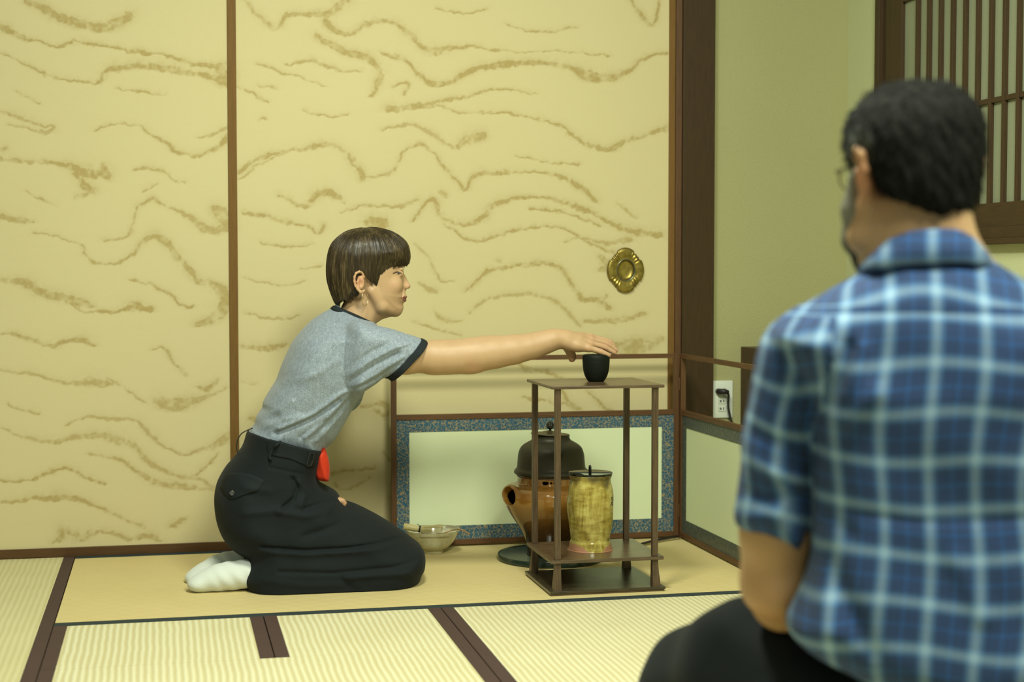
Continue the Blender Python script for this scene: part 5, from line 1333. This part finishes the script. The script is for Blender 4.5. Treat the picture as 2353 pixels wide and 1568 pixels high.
mf = [([(1955, 800), (1925, 880), (1890, 960), (1872, 1060)], -.016, .012), ([(1975, 800), (1950, 880), (1915, 960)], .012, .012), ([(1880, 1000), (1960, 960), (2010, 900)], .008, .012), ([(1880, 1250), (1870, 1350), (1900, 1450)], .010, .018), ([(1900, 1290), (1960, 1420), (2000, 1500)], -.010, .014), ([(1880, 1180), (1950, 1230)], -.006, .010), ([(1930, 1180), (2100, 1205), (2353, 1200)], -.004, .006), ([(2200, 1290), (2260, 1420)], .006, .014)]
def mmap(X, Z, d):
    zz = [Mq(2140, v)[2] for v in (1600, 1400, 1150, 900, 760, 660, 600)]
    r = np.interp(Z, zz, [.035, .020, .0, .0, -.008, -.020, -.022])
    for pts, am, w in mf: r = r+am*np.exp(-(line_dist(Mp(pts, -.12), X, Z)/w)**2)
    r = r+.004*np.exp(-((X-Mq(2150, 700, -.1)[0])/.02)**2)*0
    r = r-.0035*np.exp(-((Z-(Mq(2100, 722, -.12)[2]+.0))/.004)**2)
    r = r+.0025*np.sin(X*38+Z*22)*np.sin(Z*30-X*12)
    return {'T': r, 'y': np.interp(Z, zz, [.03, .03, .02, .0, .0, .0, .005])}
ms.infl(bodyP, .0, .085, .128, .01, maps=mmap)
slP = Mp([(1838, 706), (1800, 728), (1768, 750), (1745, 790), (1733, 840), (1723, 900), (1712, 960), (1700, 1010), (1700, 1060), (1692, 1120), (1682, 1188), (1690, 1216), (1715, 1236), (1755, 1253), (1800, 1268), (1845, 1284), (1862, 1240), (1868, 1150), (1880, 1050), (1925, 940), (1960, 850), (1950, 760), (1900, 710)])
sfm = [([(1800, 780), (1860, 860), (1885, 960)], -.006, .012), ([(1730, 1000), (1800, 1020), (1860, 1010)], -.006, .010), ([(1720, 1060), (1790, 1090), (1860, 1100)], .008, .012), ([(1700, 1130), (1780, 1150), (1850, 1150)], -.007, .010), ([(1840, 1100), (1790, 1180), (1730, 1200)], .006, .012)]
def mslm(X, Z, d):
    r = 0*X
    for pts, am, w in sfm: r = r+am*np.exp(-(line_dist(Mp(pts, -.05), X, Z)/w)**2)
    return {'T': r, 'y': np.interp(Z, [Mq(1780, 1240)[2], Mq(1800, 760)[2]], [.025, .0])}
ms.infl(slP, .0, .066, .072, .008, maps=mslm)
slR = slP.copy(); slR[:, 0] = 2*CX-slR[:, 0]
ms.infl(slR, .0, .066, .072, .008, maps=lambda X, Z, d: {'T': 0*X, 'y': np.interp(Z, [.5, .85], [.025, .0])})
# openings: sleeve mouths and neck
ms.cap(Mq(1775, 1330, .04), Mq(1782, 1215, .033), .060, .056, .004, 's'); a = Mq(1775, 1330, .04); b = Mq(1782, 1215, .033)
ms.cap((2*CX-a[0], a[1], a[2]), (2*CX-b[0], b[1], b[2]), .060, .056, .004, 's')
ms.cap((nb_[0], .0, nb_[2]+.10), (nb_[0], .0, nb_[2]+.045), .066, .062, .006, 's')
ms.F = np.maximum(ms.F, (.205-ms.ax[2])[None, None, :]).astype(np.float32)
V, Q = ms.mesh(2)
me = mesh_np('plaid_shirt', L2W(V), Q)
per = .0585
def plaid_uv(V):
    u = (V[:, 0]-Mq(2137, 1000, -.12)[0])/per; v = (V[:, 2]-Mq(2100, 838, -.12)[2])/.0605
    side = np.clip((V[:, 1]+.06)/.12, 0, 1); u = u+np.sign(V[:, 0]-CX)*side*(V[:, 1]+.06)/per*.8
    lean = np.clip((V[:, 2]-.55)/.35, 0, 1.5); u = u-lean*(.10)
    v = v+.10*np.abs(V[:, 0]-CX)**2/.03*.4
    up = np.clip((V[:, 2]-Mq(2100, 722, -.12)[2])/.01, 0, 1); v = v+up*(.5+4.0*(np.sqrt((V[:, 0]-CX)**2+.0016)-.04)); u = u+.10*np.sin(V[:, 2]*22+V[:, 0]*9)*np.clip(.5+np.abs(V[:, 0]-CX)*5, 0, 1.4); v = v+.07*np.sin(V[:, 0]*26+V[:, 2]*14)
    for sg, P_, A0, B0 in ((-1, slP, Mq(1830, 740, -.05), Mq(1765, 1250, -.05)), (1, slR, None, None)):
        if A0 is None:
            A0 = Mq(1830, 740, -.05); B0 = Mq(1765, 1250, -.05); A0[0] = 2*CX-A0[0]; B0[0] = 2*CX-B0[0]
        ax_ = (B0-A0)[[0, 2]]; ax_ /= np.linalg.norm(ax_); pr = np.array([-ax_[1], ax_[0]])*sg
        inside = (sd_poly(closed_smooth(P_, 4), V[:, 0], V[:, 2]) < .006) & (((V[:, 0]-Mq(1868, 1000)[0]) < np.interp(V[:, 2], [Mq(1868, 1000)[2], Mq(1930, 800)[2]], [0, .035])) if sg < 0 else ((2*CX-V[:, 0]-Mq(1868, 1000)[0]) < np.interp(V[:, 2], [Mq(1868, 1000)[2], Mq(1930, 800)[2]], [0, .035]))) & (V[:, 2] < Mq(1800, 722)[2])
        rel = V[:, [0, 2]]-A0[[0, 2]]
        us = (rel@pr)/per+(V[:, 1]+.06)/per*.5+.12*np.sin((rel@ax_)*30); vs = -(rel@ax_)/.0605+.35+.16*np.sin((rel@pr)*34+(rel@ax_)*16)
        u = np.where(inside, us, u); v = np.where(inside, vs, v)
    return np.stack([u, v, 0*u], 1)
set_attr(me, 'plaid', plaid_uv(V)); mshirt = link('plaid_shirt', me, PL.m, man)
# collar: stand and fold
rings = []; nA = 48
ct = [Mq(1981, 604, .055), Mq(2000, 588, .00), Mq(2035, 556, -.040), Mq(2085, 534, -.062), Mq(2140, 527, -.070), Mq(2195, 527, -.064), Mq(2235, 545, -.042), Mq(2258, 575, .0), Mq(2262, 600, .055)]
cbm = [Mq(1972, 622, .065), Mq(1968, 630, .0), Mq(2000, 618, -.062), Mq(2070, 606, -.086), Mq(2145, 601, -.093), Mq(2215, 600, -.086), Mq(2262, 606, -.064), Mq(2292, 618, .0), Mq(2285, 628, .065)]
ct = smooth_pts(ct, 5); cbm = smooth_pts(cbm, 5); cn = np.array([nb_[0], .0, 0])
mb = MB(); cols = []
for a, b in zip(ct, cbm):
    inn = np.array([cn[0]-a[0], cn[1]-a[1], 0]); inn /= np.linalg.norm(inn)+1e-9
    m_ = (a+b)/2-inn*.004
    ins = a+inn*.006; low_ = b+inn*.022+np.array([0, 0, -.004])
    cols.append([a-inn*.001, (a+m_)/2-inn*.002, m_, b, b+inn*.004-np.array([0, 0, .002]), m_+inn*.010, ins-np.array([0, 0, .006]), ins+np.array([0, 0, .0005])])
V = np.array(cols); flat = V.reshape(-1, 3); mb.loft([[tuple(p) for p in L2W(c)] for c in V])
co_ = mb.build('collar', PL.m, mshirt, smooth='all')
uvv = np.array([(lambda w: [w@EX, w@EY, w[2]])(np.array(v.co)-MO) for v in co_.data.vertices])
set_attr(co_.data, 'plaid', np.stack([(uvv[:, 0]-Mq(2143, 560, -.09)[0])/per, (uvv[:, 2]-Mq(2143, 606, -.1)[2])/.0605, 0*uvv[:, 0]], 1))
# --- trousers: thighs go forward-left, shins folded beneath, resting on the mat
mt = Field((-.52, -.22, -.006), (.46, .66, .46), .0052)
def MZ(u, v, y, z): p = Mq(u, v, y); return np.array([p[0], y, z])
hipL = np.array([-.07, .08, .165]); hipR = np.array([.13, .08, .165])
kneeL = Mq(1610, 1540, .25); kneeL = np.array([Mq(1640, 1500, .22)[0], .22, .245]); 
mt.chain([hipL, np.array([-.15, .13, .22]), np.array([-.245, .20, .255]), np.array([-.33, .30, .20]), np.array([-.37, .36, .12])], [.125, .115, .105, .095, .085], .05)
mt.chain([hipR, np.array([.16, .25, .20]), np.array([.14, .48, .13])], [.125, .11, .085], .05)
mt.chain([np.array([-.36, .34, .09]), np.array([-.22, .20, .075]), np.array([-.05, .02, .07])], [.082, .072, .060], .04)
mt.chain([np.array([.14, .48, .09]), np.array([.12, .25, .075]), np.array([.10, .02, .07])], [.082, .072, .060], .04)
mt.ell((.03, .05, .17), (.185, .145, .15), .05)
X = mt.ax[0][:, None, None]; Y = mt.ax[1][None, :, None]; Z = mt.ax[2][None, None, :]
mt.F = (mt.F+.003*np.sin(X*45+Y*20)*np.sin(Z*38+Y*25)).astype(np.float32); mt.F = np.maximum(mt.F, -Z).astype(np.float32)
V, Q = mt.mesh(2, zmin=.002); link('trousers', mesh_np('trousers', L2W(V), Q), TRM, man)
